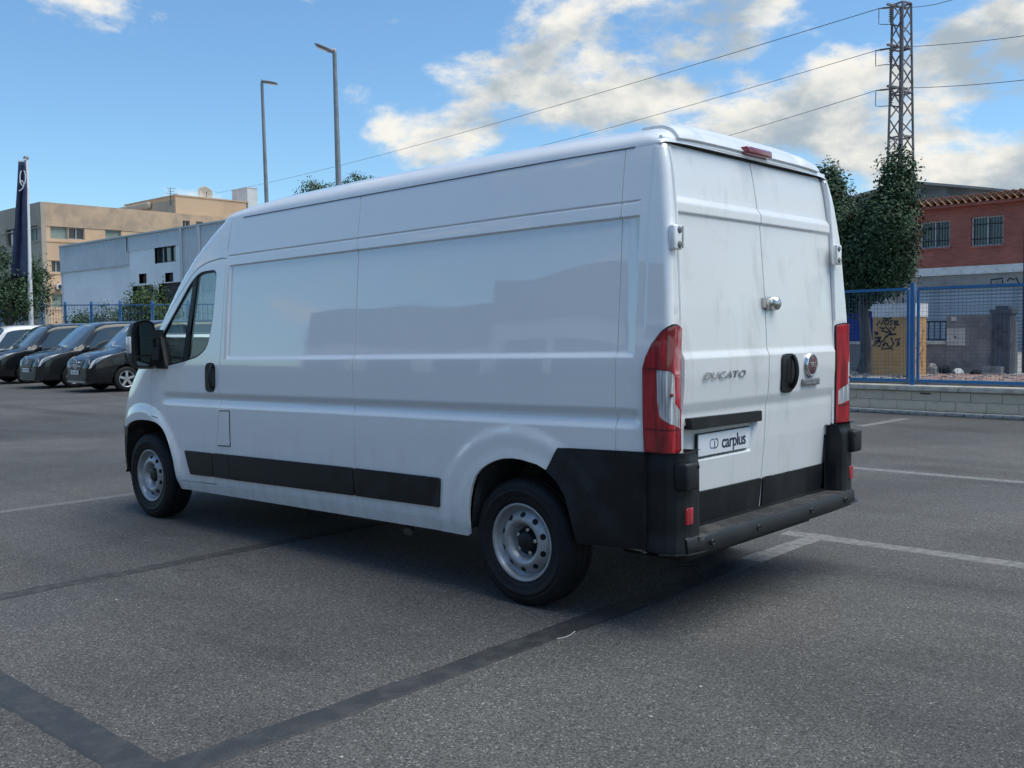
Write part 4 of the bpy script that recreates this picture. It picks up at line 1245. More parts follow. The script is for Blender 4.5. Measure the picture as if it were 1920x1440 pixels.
for sidx, s_ in enumerate([[(.10, 1.2), (.25, 1.45), (.35, 1.1), (.5, 1.4)], [(.08, 1.0), (.3, 1.15), (.2, .85), (.5, 1.05)], [(.15, .8), (.35, .95), (.45, .7)]]):
    mb = MB(); stroke(mb, s_, .02, (B(1.06-.003, k_, 0), EK, EZ), 0.); mb.build('graffiti_stroke', INK, cab, normals=False)

# broken rendered wall with meter box, pillar, railing wall
GREY = mat('grey_render', (.29, .28, .27), .9, var_color=(.18, .175, .17), var_scale=2.2, bump=.5, bump_scale=35)
DGREY = mat('dark_render', (.10, .11, .125), .85, var_color=(.05, .052, .06), var_scale=4, bump=.3, bump_scale=40)
gw = wthing('rendered_wall', .6, 3.1, .56, 'rough grey rendered wall carrying a white meter box behind the fence', 'wall')
mb = WB_(); mb.wbox(.22, 1.05, 3.0, 3.25, .56, 1.64); mb.build('wall_body', GREY, gw)
mb = WB_(); mb.wbox(.70, 1.03, 2.97, 2.998, 1.08, 1.40); bx_ = mb.build('meter_box', mat('meter_white', (.62, .62, .60), .5, var_color=(.5, .5, .48), var_scale=6), gw)
mb = WB_(); mb.wbox(.60, .70, 2.985, 2.999, 1.03, 1.42); mb.wbox(.70, 1.04, 2.985, 2.999, 1.402, 1.43); mb.build('box_frame', GREY, gw)
mb = WB_(); mb.wbox(.855, .885, 2.962, 2.97, 1.22, 1.25); mb.build('box_lock', HOLE, bx_)
mb = WB_(); mb.wbox(.87, .955, 2.985, 2.999, 1.545, 1.615); mb.build('house_number_tile', WHR, gw)
pil = wthing('gate_pillar', .05, 3.1, .56, 'dark capped gate pillar at the end of the rendered wall', 'pillar')
mb = WB_(); mb.wbox(-.10, .215, 2.95, 3.25, .56, 1.66); mb.build('shaft', DGREY, pil)
mb = WB_(); mb.wbox(-.13, .245, 2.92, 3.28, 1.662, 1.74); mb.wbox(-.06, .17, 2.99, 3.2, 1.742, 1.80); mb.build('cap', DGREY, pil)
mb = WB_(); mb.wbox(-.02, .32, 2.80, 2.94, .56, .70); tag(mb.build('concrete_block', KERB), 'grey concrete block lying at the foot of the dark pillar', 'block')
rw = wthing('railing_wall', 2.5, 3.1, .56, 'low grey wall topped with dark blue railings beside the ochre cabinet', 'wall')
mb = WB_(); mb.wbox(1.055, 5.0, 3.02, 3.2, .56, 1.10); mb.build('wall_body', GREY, rw)
mb = WB_(); mb.wbox(1.06, 5.0, 2.99, 3.22, 1.102, 1.15); mb.build('wall_cap', WHR, rw)
NAV = mat('navy_railing', (.02, .035, .07), .5)
for z in (1.17, 1.52):
    mb = WB_(); mb.wbox(1.06, 2.6, 3.09, 3.12, z, z+.03); mb.build('rail', NAV, rw)
for i in range(14):
    a = 1.10+i*.11; mb = WB_(); mb.wbox(a-.011, a+.011, 3.095, 3.115, 1.2, 1.52); mb.build('railing_bar', NAV, rw)
mb = WB_(); mb.wbox(2.36, 3.6, 3.05, 3.10, 1.17, 1.76); tag(mb.build('blue_panel', mat('blue_sheet', (.008, .035, .30), .5, var_color=(.006, .025, .22), var_scale=3)), 'plain cobalt blue sheet panel above the low grey wall', 'panel')
# iron gate at the right
IRON = mat('dark_iron', (.03, .032, .036), .6)
gt = wthing('iron_gate', -.6, 3.1, .56, 'tall dark iron gate leaf beside the capped pillar', 'gate')
for (a0, a1, z0, z1) in ((-.34, -.28, .58, 3.15), (-1.55, -1.49, .58, 3.15)):
    mb = WB_(); mb.wbox(a0, a1, 3.05, 3.11, z0, z1); mb.build('gate_post', IRON, gt)
for z in (.64, 1.25, 1.95, 2.6, 3.1):
    mb = WB_(); mb.wbox(-1.49, -.34, 3.065, 3.095, z, z+.03); mb.build('gate_rail', IRON, gt)
for i in range(9):
    a = -1.38+i*.12; mb = WB_(); mb.wbox(a-.009, a+.009, 3.07, 3.09, .67, 3.1); mb.build('gate_bar', IRON, gt)
mb = MB(); mb.bar(B(-.36, 3.03, 2.0), B(-1.0, 3.03, .9), .02); mb.build('gate_brace', IRON, gt)
mb = WB_(); mb.wbox(-.23, -.20, 2.95, 2.98, .58, 1.52); tag(mb.build('pale_pipe', mat('pale_pipe', (.4, .4, .38), .6)), 'thin pale upright pipe between pillar and iron gate', 'pipe')
# rubbish on the pavement
rnd = random.Random(11)
def lump(name, a, k, z, sx, sy, sz, material, label, cat, seed, group=None):
    r = random.Random(seed); bm = bmesh.new(); bmesh.ops.create_icosphere(bm, subdivisions=2, radius=1)
    for v in bm.verts:
        q = 1+.5*(r.random()-.5); v.co = Vector((v.co.x*sx*q, v.co.y*sy*q, max(-.25, v.co.z)*sz*q))
    me = bpy.data.meshes.new(name); bm.to_mesh(me); bm.free()
    o = link(name, me, material); o.location = B(a, k, z+.25*sz); o.rotation_euler = (0, 0, r.random()*3)
    return tag(o, label, cat, group)
RB = [('rubble_lump', 1.62, 2.5, .10, .07, WHR, 'white'), ('rubble_lump', 1.30, 2.55, .12, .10, WHR, 'white'), ('rubble_lump', 1.14, 2.6, .10, .13, KERB, 'grey')]
lump('rubble', 1.36, 2.5, .56, .13, .10, .09, WHR, 'pale broken rubble lump left of the crumpled grey sack', 'rubble', 1)
lump('cement_sack', 1.15, 2.6, .56, .10, .09, .15, KERB, 'crumpled grey sack below the meter box wall', 'sack', 2)
lump('rubbish_bag', .92, 2.6, .56, .13, .10, .13, HOLE, 'torn black rubbish bag in front of the rendered wall', 'bag', 3)
lump('plastic_bag', .62, 2.5, .56, .15, .10, .09, WHR, 'white plastic bag right of the torn black bag', 'bag', 4)
lump('black_sack', .36, 2.6, .56, .10, .08, .07, HOLE, 'small flat black sack near the concrete block', 'sack', 5)
lump('white_dish', 1.66, 2.55, .56, .10, .08, .16, WHR, 'white lump of debris just right of the blue fence post', 'debris', 6)
mb = MB(); mb.bar(B(1.35, 1.2, .60), B(.75, 1.0, .64), .10, .012); tag(mb.build('timber_plank', mat('pale_wood', (.42, .38, .30), .8)), 'pale plank lying behind the fence bottom rail', 'plank')
rl = []
mb = WB_()
for i in range(260):
    a = rnd.uniform(-1.2, 4.); k = rnd.uniform(.5, 2.8); s = rnd.uniform(.008, .03)
    mb.obox(B(a, k, .57), EX*s*rnd.uniform(.6, 1.6), EK*s, EZ*s*.5)
tag(mb.build('gravel', mat('debris_gravel', (.36, .34, .31), .9, var_color=(.18, .17, .16), var_scale=2)), 'scattered pale gravel and debris on the pavement behind the fence', 'gravel', kind='stuff')

# brick building
KB = 19.
brick_b = wthing('brick_building', 4, KB, .5, 'two storey red brick workshop with tiled eaves and roller shutter', 'building')
def brick_mat(name, c1, c2, mortar, sx=1.):
    m = bpy.data.materials.new(name); m.use_nodes = True; nt = m.node_tree; b = nt.nodes['Principled BSDF']
    t = nt.nodes.new('ShaderNodeTexCoord'); sp = nt.nodes.new('ShaderNodeSeparateXYZ'); cb = nt.nodes.new('ShaderNodeCombineXYZ')
    nt.links.new(t.outputs['Object'], sp.inputs[0]); nt.links.new(sp.outputs[0], cb.inputs[0]); nt.links.new(sp.outputs[2], cb.inputs[1])
    br = nt.nodes.new('ShaderNodeTexBrick'); nt.links.new(cb.outputs[0], br.inputs['Vector'])
    br.inputs['Color1'].default_value = (*c1, 1); br.inputs['Color2'].default_value = (*c2, 1); br.inputs['Mortar'].default_value = (*mortar, 1)
    br.inputs['Scale'].default_value = 1; br.inputs['Brick Width'].default_value = .25; br.inputs['Row Height'].default_value = .065; br.inputs['Mortar Size'].default_value = .008
    n = nt.nodes.new('ShaderNodeTexNoise'); n.inputs['Scale'].default_value = 1.5; n.inputs['Detail'].default_value = 6; nt.links.new(t.outputs['Object'], n.inputs['Vector'])
    mx = nt.nodes.new('ShaderNodeMix'); mx.data_type = 'RGBA'; mx.blend_type = 'MULTIPLY'
    r = nt.nodes.new('ShaderNodeMapRange'); r.inputs['From Min'].default_value = .35; r.inputs['From Max'].default_value = .75; nt.links.new(n.outputs['Fac'], r.inputs['Value'])
    nt.links.new(r.outputs[0], mx.inputs['Factor']); nt.links.new(br.outputs['Color'], mx.inputs['A']); mx.inputs['B'].default_value = (.72, .72, .74, 1)
    nt.links.new(mx.outputs['Result'], b.inputs['Base Color']); b.inputs['Roughness'].default_value = .85
    bp = nt.nodes.new('ShaderNodeBump'); bp.inputs['Strength'].default_value = .4; bp.inputs['Distance'].default_value = .01
    inv = nt.nodes.new('ShaderNodeMath'); inv.operation = 'SUBTRACT'; inv.inputs[0].default_value = 1; nt.links.new(br.outputs['Fac'], inv.inputs[1])
    nt.links.new(inv.outputs[0], bp.inputs['Height']); nt.links.new(bp.outputs[0], b.inputs['Normal'])
    return m
BRICK = brick_mat('red_brick', (.46, .125, .09), (.37, .095, .07), (.30, .17, .14))
wins = [(8.44, 7.39, 4.17, 5.10), (6.68, 5.63, 4.13, 5.12), (4.6, 3.55, 4.13, 5.12)]
aL, aR = 9.6, -6.
def wall_with_holes(name, a0, a1, z0, z1, holes, k, th, material, parent):
    """wall sheet cut into boxes round its openings"""
    As = sorted({a0, a1, *[h[i] for h in holes for i in (0, 1)]}); Zs = sorted({z0, z1, *[h[i] for h in holes for i in (2, 3)]})
    mb = WB_()
    for i in range(len(As)-1):
        run = None
        for j in range(len(Zs)-1):
            c = ((As[i]+As[i+1])/2, (Zs[j]+Zs[j+1])/2)
            if any(min(h[0], h[1]) < c[0] < max(h[0], h[1]) and h[2] < c[1] < h[3] for h in holes): continue
            mb.wbox(As[i], As[i+1], k, k+th, Zs[j], Zs[j+1])
    return mb.build(name, material, parent)
wall_with_holes('brick_wall', aR, aL, 3.47, 5.62, wins, KB, .3, BRICK, brick_b)
mb = WB_(); mb.wbox(aR, aL, KB+.32, KB+9, .5, 5.5); mb.build('building_core', DARK, brick_b)
mb = WB_(); mb.wbox(aL-.3, aL, KB+.302, KB+9, .5, 5.6); mb.build('end_wall', BRICK, brick_b)
WFR = mat('white_window_frame', (.72, .72, .72), .5)
PANE = mat('dark_pane', (.03, .045, .055), .08, coat=.5, var_color=(.06, .075, .085), var_scale=1.5)
for (a0, a1, z0, z1) in wins:
    mb = WB_(); mb.wbox(a1, a0, KB+.18, KB+.19, z0, z1); w = mb.build('window', PANE, brick_b)
    mb = WB_(); fw = .05
    mb.wbox(a1, a1+fw, KB+.10, KB+.178, z0, z1); mb.wbox(a0-fw, a0, KB+.10, KB+.178, z0, z1); mb.wbox(a1+fw, a0-fw, KB+.10, KB+.178, z0, z0+fw); mb.wbox(a1+fw, a0-fw, KB+.10, KB+.178, z1-fw, z1)
    mb.wbox((a0+a1)/2-.03, (a0+a1)/2+.03, KB+.11, KB+.176, z0+fw, z1-fw); mb.build('frame', WFR, w)
    for i in range(1, 11):
        a = a1+(a0-a1)*i/11; mb = WB_(); mb.wbox(a-.009, a+.009, KB+.04, KB+.058, z0+.02, z1-.02); mb.build('window_bar', IRON, w)
    for zz in (z0+.25, z1-.25):
        mb = WB_(); mb.wbox(a1+.01, a0-.01, KB+.059, KB+.07, zz-.01, zz+.01); mb.build('window_bar', IRON, w)
    mb = WB_(); mb.wbox(a1-.06, a0+.06, KB-.05, KB+.2, z0-.07, z0-.002); mb.build('sill', BRICK, w)
mb = WB_(); mb.wbox(aR, aL, KB-.03, KB+.3, 3.19, 3.468); mb.build('concrete_band', WHR, brick_b)
mb = WB_(); mb.wbox(aR, aL, KB+.05, KB+.3, 2.72, 3.188); lint = mb.build('lintel', mat('lintel_grey', (.30, .29, .28), .9, var_color=(.22, .21, .20), var_scale=2), brick_b)
a_, z_ = wpt(1885, 522, KB)
for i, pts in enumerate([[(0, 0), (0, .17), (.36, .20), (.36, .03)], [(.52, .10), (.60, .20), (.72, .14), (.80, .20), (.88, .02)], [(1.06, .04), (1.06, .20), (1.40, .21), (1.42, .06)], [(1.56, .02), (1.58, .20), (1.72, .20)]]):
    mb = MB(); stroke(mb, pts, .05, (B(6.02, KB+.046, 2.80), -EX, EZ), 0.)
    mb.build('lettering', mat('sign_black', (.02, .02, .02), .6), lint, normals=False)
# roller shutter with ribs
mb = WB_(); SH = mat('shutter_steel', (.40, .45, .50), .5, metal=.3, var_color=(.30, .34, .39), var_scale=1.5)
z = .56
sh = thing_part('roller_shutter', brick_b)
sm = MB().add([(-2.2, 0, 0), (2.2, 0, 0), (2.2, -.022, .03), (-2.2, -.022, .03), (2.2, -.022, .085), (-2.2, -.022, .085), (2.2, 0, .108), (-2.2, 0, .108)], [(0, 1, 2, 3), (3, 2, 4, 5), (5, 4, 6, 7)]).mesh('slat')
for i in range(19):
    o = share('slat', sm, B(6.85, KB+.10, .56+i*.1135), SH, sh, TH)
mb = WB_(); mb.wbox(4.4, 9.3, KB+.14, KB+.16, .5, 2.72); mb.build('shutter_back', mat('shutter_dark', (.08, .09, .10), .8), sh)
mb = WB_(); mb.wbox(aR, 4.55, KB+.02, KB+.3, .5, 2.718); mb.wbox(9.15, aL, KB+.02, KB+.3, .5, 2.718); mb.build('pier', mat('pier_grey', (.26, .26, .255), .9, var_color=(.18, .18, .18), var_scale=2), brick_b)
# tiled eaves: barrel tiles, each its own piece
TILE = mat('clay_tile', (.42, .20, .12), .85, var_color=(.30, .22, .17), var_scale=1.1, bump=.3, bump_scale=20)
roof_b = thing_part('tiled_roof', brick_b)
def tile_mesh():
    mb = MB(); n = 6; pr = []
    for (y, r) in ((-.25, .098), (.25, .082)):
        for R_ in (r, r-.018):
            pr.append([(R_*math.cos(t), y, R_*math.sin(t)) for t in np.linspace(0, math.pi, n+1)])
    o0, i0, o1, i1 = pr; m = n+1
    v = o0+i0+o1+i1
    f = [(k, k+1, 2*m+k+1, 2*m+k) for k in range(n)] + [(m+k+1, m+k, 3*m+k, 3*m+k+1) for k in range(n)] + [(k+1, k, m+k, m+k+1) for k in range(n)]
    mb.add(v, f, False); return mb.mesh('tile')
tm = tile_mesh(); pitch = .22
mb = MB()
c = [B(aL+.1, KB-.35, 5.60), B(aR, KB-.35, 5.60), B(aR, KB+1.15, 5.60+1.5*pitch), B(aL+.1, KB+1.15, 5.60+1.5*pitch)]
mb.add(c, [(0, 1, 2, 3)]); mb.build('roof_deck', TILE, roof_b)
for i in range(-2, 44):
    a = aL-.15-i*.235
    if a < 1.5: break
    for j in range(3):
        o = share('tile', tm, B(a, KB-.30+j*.44, 5.625+(.05+j*.44)*pitch+.012*(j % 2)), TILE, roof_b, TH)
        o.rotation_euler = (-math.atan(pitch)*1.0, 0, TH+math.pi+rnd.uniform(-.02, .02))
mb = WB_(); mb.wbox(aR, aL, KB-.30, KB+.0, 5.50, 5.585); mb.build('eaves_board', BRICK, brick_b)
# concrete gable behind
KG = 27.
gb = [wpt(1590, 376, KG), wpt(1603, 371, KG), wpt(1705, 343, KG), wpt(1862, 357, KG), wpt(1990, 372, KG)]
hall = wthing('concrete_hall', 9, KG, .5, 'weathered grey concrete gable rising behind the brick workshop', 'building')
mb = MB(); poly = [(gb[0][0]+6, .5), (gb[0][0]+6, gb[0][1]-1.0)] + gb + [(gb[-1][0], .5)]
mb.prism([(p[0], p[1]) for p in poly], (B(0, KG, 0), EX, EZ, EK), 8.); mb.build('gable_wall', mat('weathered_concrete', (.22, .22, .215), .9, var_color=(.10, .105, .10), var_scale=.9, detail=9, bump=.3, bump_scale=12), hall)
mb = MB()
for p, q in zip(gb[:-1], gb[1:]): mb.bar(B(p[0], KG-.06, p[1]+.04), B(q[0], KG-.06, q[1]+.04), .35, .10)
mb.build('gable_coping', mat('coping_grey', (.28, .28, .27), .9), hall)
# grey house corner seen between tree and cabinet
mb = WB_(); mb.wbox(9.65, 13.5, KB+.4, KB+7, .5, 3.6)
ob = wthing('white_outbuilding', 11.5, KB+3, .5, 'low white rendered outbuilding behind the dark tree', 'building')
mb.build('wall', WHR, ob)
mb = WB_(); mb.wbox(9.64, 13.6, KB+.3, KB+7.1, 3.602, 3.72); mb.build('roof_slab', COPE, ob)
mb = WB_(); mb.wbox(10.6, 11.6, KB+.36, KB+.398, .56, 2.6); mb.build('door', IRON, ob)
# ---------------------------------------------------------------- trees and shrubs
def leaf_mat(name, c1, c2, c3):
    m = bpy.data.materials.new(name); m.use_nodes = True; nt = m.node_tree; b = nt.nodes['Principled BSDF']
    g_ = nt.nodes.new('ShaderNodeNewGeometry'); r = nt.nodes.new('ShaderNodeValToRGB')
    r.color_ramp.elements[0].color = (*c1, 1); r.color_ramp.elements[1].color = (*c3, 1)
    e = r.color_ramp.elements.new(.5); e.color = (*c2, 1)
    nt.links.new(g_.outputs['Random Per Island'], r.inputs[0]); nt.links.new(r.outputs[0], b.inputs['Base Color'])
    b.inputs['Roughness'].default_value = .6
    b.inputs['Specular IOR Level'].default_value = .3
    b.inputs['Subsurface Weight'].default_value = 0.
    return m
LEAF_D = leaf_mat('dark_leaves', (.026, .055, .028), (.044, .084, .038), (.068, .115, .048))
LEAF_M = leaf_mat('green_leaves', (.030, .060, .022), (.055, .095, .030), (.085, .13, .042))
BARK = mat('grey_bark', (.14, .13, .12), .9, var_color=(.07, .065, .06), var_scale=12, bump=.6, bump_scale=30, stretch=(1, 1, .3))
def make_tree(base, blobs, trunk_r, trunk_top, n_leaf, leaf, material, label, seed, name='tree', cat='tree', group=None, stems=1, leaf_aspect=.55):
    """blobs: (centre xyz relative to base, radius xyz)"""
    rnd = random.Random(seed); nr = np.random.RandomState(seed)
    t = thing(name, base, label, cat, group)
    base = np.array(base, float)
    mb = MB()
    top = base+np.array(trunk_top)
    k = 7; pts = []
    for i in range(k+1):
        s = i/k; w = .04*math.sin(s*5+seed)*min(1, trunk_r*10)
        pts.append(base+(top-base)*s+np.array([w, .7*w, 0])*(s > 0))
    mb.tube(pts, [trunk_r*(1.25 if i == 0 else 1-.5*i/k) for i in range(k+1)], 10)
    tr = mb.build('trunk', BARK, t)
    for j, (c, r) in enumerate(blobs):
        c = base+np.array(c); st = base+(top-base)*rnd.uniform(.55, .95)
        mid = (st+c)/2+np.array([rnd.uniform(-.1, .1), rnd.uniform(-.1, .1), .1])
        lm = MB(); lm.tube([st, mid, c], [trunk_r*.42, trunk_r*.3, trunk_r*.12], 6); lm.build('limb', BARK, t)
    vol = np.array([np.prod(r)**(2/3) for _, r in blobs]); vol /= vol.sum()
    V = []; F = []; NN = []
    idx = nr.choice(len(blobs), n_leaf, p=vol)
    # clumps of leaves on twig ends spread through each blob, denser near its surface
    ncl = max(8, n_leaf//16)
    cl = []
    for _ in range(ncl):
        b_ = nr.choice(len(blobs), p=vol); c, r = blobs[b_]
        d = nr.normal(size=3); d /= np.linalg.norm(d)
        q = nr.uniform(.35, 1.)**.45
        q *= 1+.16*math.sin(d[0]*5+b_)*math.sin(d[1]*6+2*b_)+nr.normal(0, .07)
        cl.append((base+np.array(c)+d*q*np.array(r), d))
    for i in range(n_leaf):
        cc, d = cl[nr.randint(ncl)]
        p = cc+nr.normal(0, leaf*1.25, 3)
        nrm = d*.9+np.array([0, 0, .5])+nr.normal(0, .75, 3); nrm /= np.linalg.norm(nrm)
        if nrm@d < 0: nrm = -nrm
        u = np.cross(nrm, nr.normal(size=3)); u /= np.linalg.norm(u); v = np.cross(nrm, u)
        L = leaf*nr.uniform(.6, 1.25); w = L*leaf_aspect
        b0 = len(V)
        V += [p-u*L*.5, p-v*w*.5+nrm*.05*L, p+u*L*.5, p+v*w*.5+nrm*.05*L] if np.cross(u, v)@nrm < 0 else [p-u*L*.5, p-v*w*.5+nrm*.05*L, p+u*L*.5, p+v*w*.5+nrm*.05*L]
        F += [(b0, b0+1, b0+2, b0+3)]
        nn = d*.55+nrm*1.; nn /= np.linalg.norm(nn); NN += [nn.tolist()]*4
    me = bpy.data.meshes.new('crown'); me.from_pydata([tuple(q) for q in V], [], F); me.update()
    me.polygons.foreach_set('use_smooth', [True]*len(F)); me.normals_split_custom_set_from_vertices(NN)
    link('crown', me, material, t)
    return t
# dark tree on the pavement behind the fence
bs = B(2.30, 2.2, .56)
def rel(u, v, k, r):
    a, z = wpt(u, v, k); p = np.array(B(a, k, z)); return tuple(p-np.array(bs))
blobs = [(rel(1635, 470, 2.2, 0), (.62, .62, .62)), (rel(1668, 430, 2.0, 0), (.48, .5, .62)), (rel(1600, 505, 2.4, 0), (.5, .5, .48)), (rel(1682, 330, 2.2, 0), (.26, .26, .5)), (rel(1684, 372, 2.1, 0), (.30, .3, .4)),
         (rel(1552, 400, 2.6, 0), (.45, .45, .75)), (rel(1548, 345, 2.6, 0), (.28, .28, .35)), (rel(1585, 440, 2.3, 0), (.45, .45, .5)), (rel(1675, 495, 2.1, 0), (.38, .4, .38)), (rel(1640, 535, 2.2, 0), (.42, .42, .26)), (rel(1605, 560, 2.5, 0), (.3, .3, .22)),
         (rel(1650, 400, 2.2, 0), (.35, .35, .3))]
make_tree(bs, blobs, .125, (-.0, 0., 2.3), 52000, .074, LEAF_D, 'dense dark evergreen tree with grey trunk behind the blue fence', 4, 'evergreen_tree')
# treetops beyond the van roof
p = at(640, 700, 36); p[2] = 0
make_tree(tuple(p), [((0, 0, 6.0), (1.1, 1.1, .75)), ((.45, .75, 6.35), (.5, .5, .5)), ((-.35, -.6, 6.65), (.55, .5, .45)), ((-.6, -1.1, 6.5), (.5, .5, .45)), ((0, 0, 5.2), (1.3, 1.3, .8)), ((.2, .3, 6.35), (.4, .4, .4)), ((-.9, -1.5, 6.2), (.6, .6, .45))], .14, (0, 0, 5.), 22000, .075, LEAF_M, 'bushy tree whose top shows just above the van roof', 8, 'street_tree')
# dark tree at the left edge
p = at(22, 700, 47); p[2] = 0.
make_tree(tuple(p), [((0, 0, 4.0), (1.5, 1.5, 1.1)), ((.6, -1.0, 3.2), (1.1, 1.1, 1.0)), ((0, .9, 4.7), (.9, .9, .7)), ((-.3, .4, 3.0), (1.5, 1.5, .9)), ((.2, 1.6, 4.0), (1.2, 1.2, 1.2)), ((-.2, -.9, 4.2), (.6, .6, .6))], .2, (0, 0, 3.2), 14000, .13, LEAF_D, 'dark round tree at the left edge behind the parked vans', 12, 'round_tree')
# shrubs before the pale shed
for i, (u, top, rx, h, n, lab, m_) in enumerate([(278, 537, 1.15, 1.9, 3600, 'largest green shrub, under the two small shed windows', LEAF_M), (216, 566, .8, 1.2, 1300, 'spiky green shrub between the largest shrub and the low bush', LEAF_M), (160, 580, .8, .9, 900, 'low blue green bush left of the spiky shrub', LEAF_D), (308, 560, .7, 1.2, 1000, 'green shrub right of the largest one beside the van mirror', LEAF_M)]):
    p = at(u, top, 46); zt = p[2]; p[2] = 0.
    make_tree(tuple(p), [((0, 0, zt-h*.5), (rx, rx, h*.5)), ((rx*.5, -rx*.4, zt-h*.65), (rx*.7, rx*.7, h*.4)), ((-rx*.5, rx*.5, zt-h*.7), (rx*.7, rx*.7, h*.4)), ((0, 0, zt-h*.9), (rx*1.1, rx*1.1, h*.45))], .06, (0, 0, zt-h*.6), int(n*1.8), .12, m_, lab, 30+i, 'shrub', 'shrub', leaf_aspect=.35 if i == 1 else .55)
# ---------------------------------------------------------------- parked vans
cx_ = [2.57, 2.52, 2.45, 2.35, 2.2, 2.0, 1.75, 1.58, 1.4, 1.1, .85, .6, .2, -1., -2., -2.35, -2.48, -2.55]
cT_ = [.66, .80, .90, .97, 1.03, 1.08, 1.13, 1.19, 1.34, 1.61, 1.81, 1.89, 1.92, 1.93, 1.91, 1.80, 1.5, .95]
cW_ = [.60, .74, .83, .89, .925, .945, .955, .96, .962, .964, .964, .964, .964, .964, .955, .93, .90, .86]
_T = tab(cx_[::-1], cT_[::-1], .05, -2.6, 2.6); _W = tab(cx_[::-1], cW_[::-1], .04, -2.6, 2.6)
st_ = np.array([0, .20, .34, .40, .62, .76, .88, 1.])
sy_ = np.array([0, .50, .80, .865, .975, 1.0, .995, .93])
def car_xyz(x, t, off=0.):
    x = np.asarray(x, float); t = np.asarray(t, float)
    T = _T(x); W = _W(x); zb = np.minimum(1.06, T-.10)
    cz = [T, T-.012, T-.055, T-.13-0*T, zb, np.minimum(.74, zb*.72), np.minimum(.44, .5*zb), .24+0*T]
    cz[3] = np.where(T > 1.3, T-.13, np.minimum(T-.075, cz[3]+.055))
    wide = np.clip((1.30-T)/.2, 0, 1)
    cy = [W*((1-wide)*a+wide*b) for a, b in zip(sy_, [0, .5, .78, .90, .985, 1, .995, .93])]
    y = 0*t; z = 0*t
    A = np.abs(t)
    for o in (-.04, -.02, 0, .02, .04):
        q = np.clip(np.abs(A+o), 0, 1); i = np.clip(np.searchsorted(st_, q, 'right')-1, 0, 6)
        f = (q-st_[i])/(st_[i+1]-st_[i])
        CY = np.stack(np.broadcast_arrays(*cy)); CZ = np.stack(np.broadcast_arrays(*cz))
        if CY.ndim == 1: CY = CY[:, None]; CZ = CZ[:, None]
        j = np.arange(CY.shape[1]) if CY.shape[1] > 1 else np.zeros(np.size(q), int)
        i_ = np.atleast_1d(i); f_ = np.atleast_1d(f)
        yy = CY[i_, j]*(1-f_)+CY[i_+1, j]*f_; zz = CZ[i_, j]*(1-f_)+CZ[i_+1, j]*f_
        sg = np.where(np.atleast_1d(A+o) < 0, -1., 1.)
        y = y+.2*yy*sg; z = z+.2*zz
    y = np.sign(t)*np.abs(y)
    y = y+np.sign(t)*off*np.clip(A*2, 0, 1); z = z+off*np.clip(1-A*1.4, 0, 1)
    x = x+off*np.clip((x-1.9)*2, 0, 1)
    return x+0*t, y, z
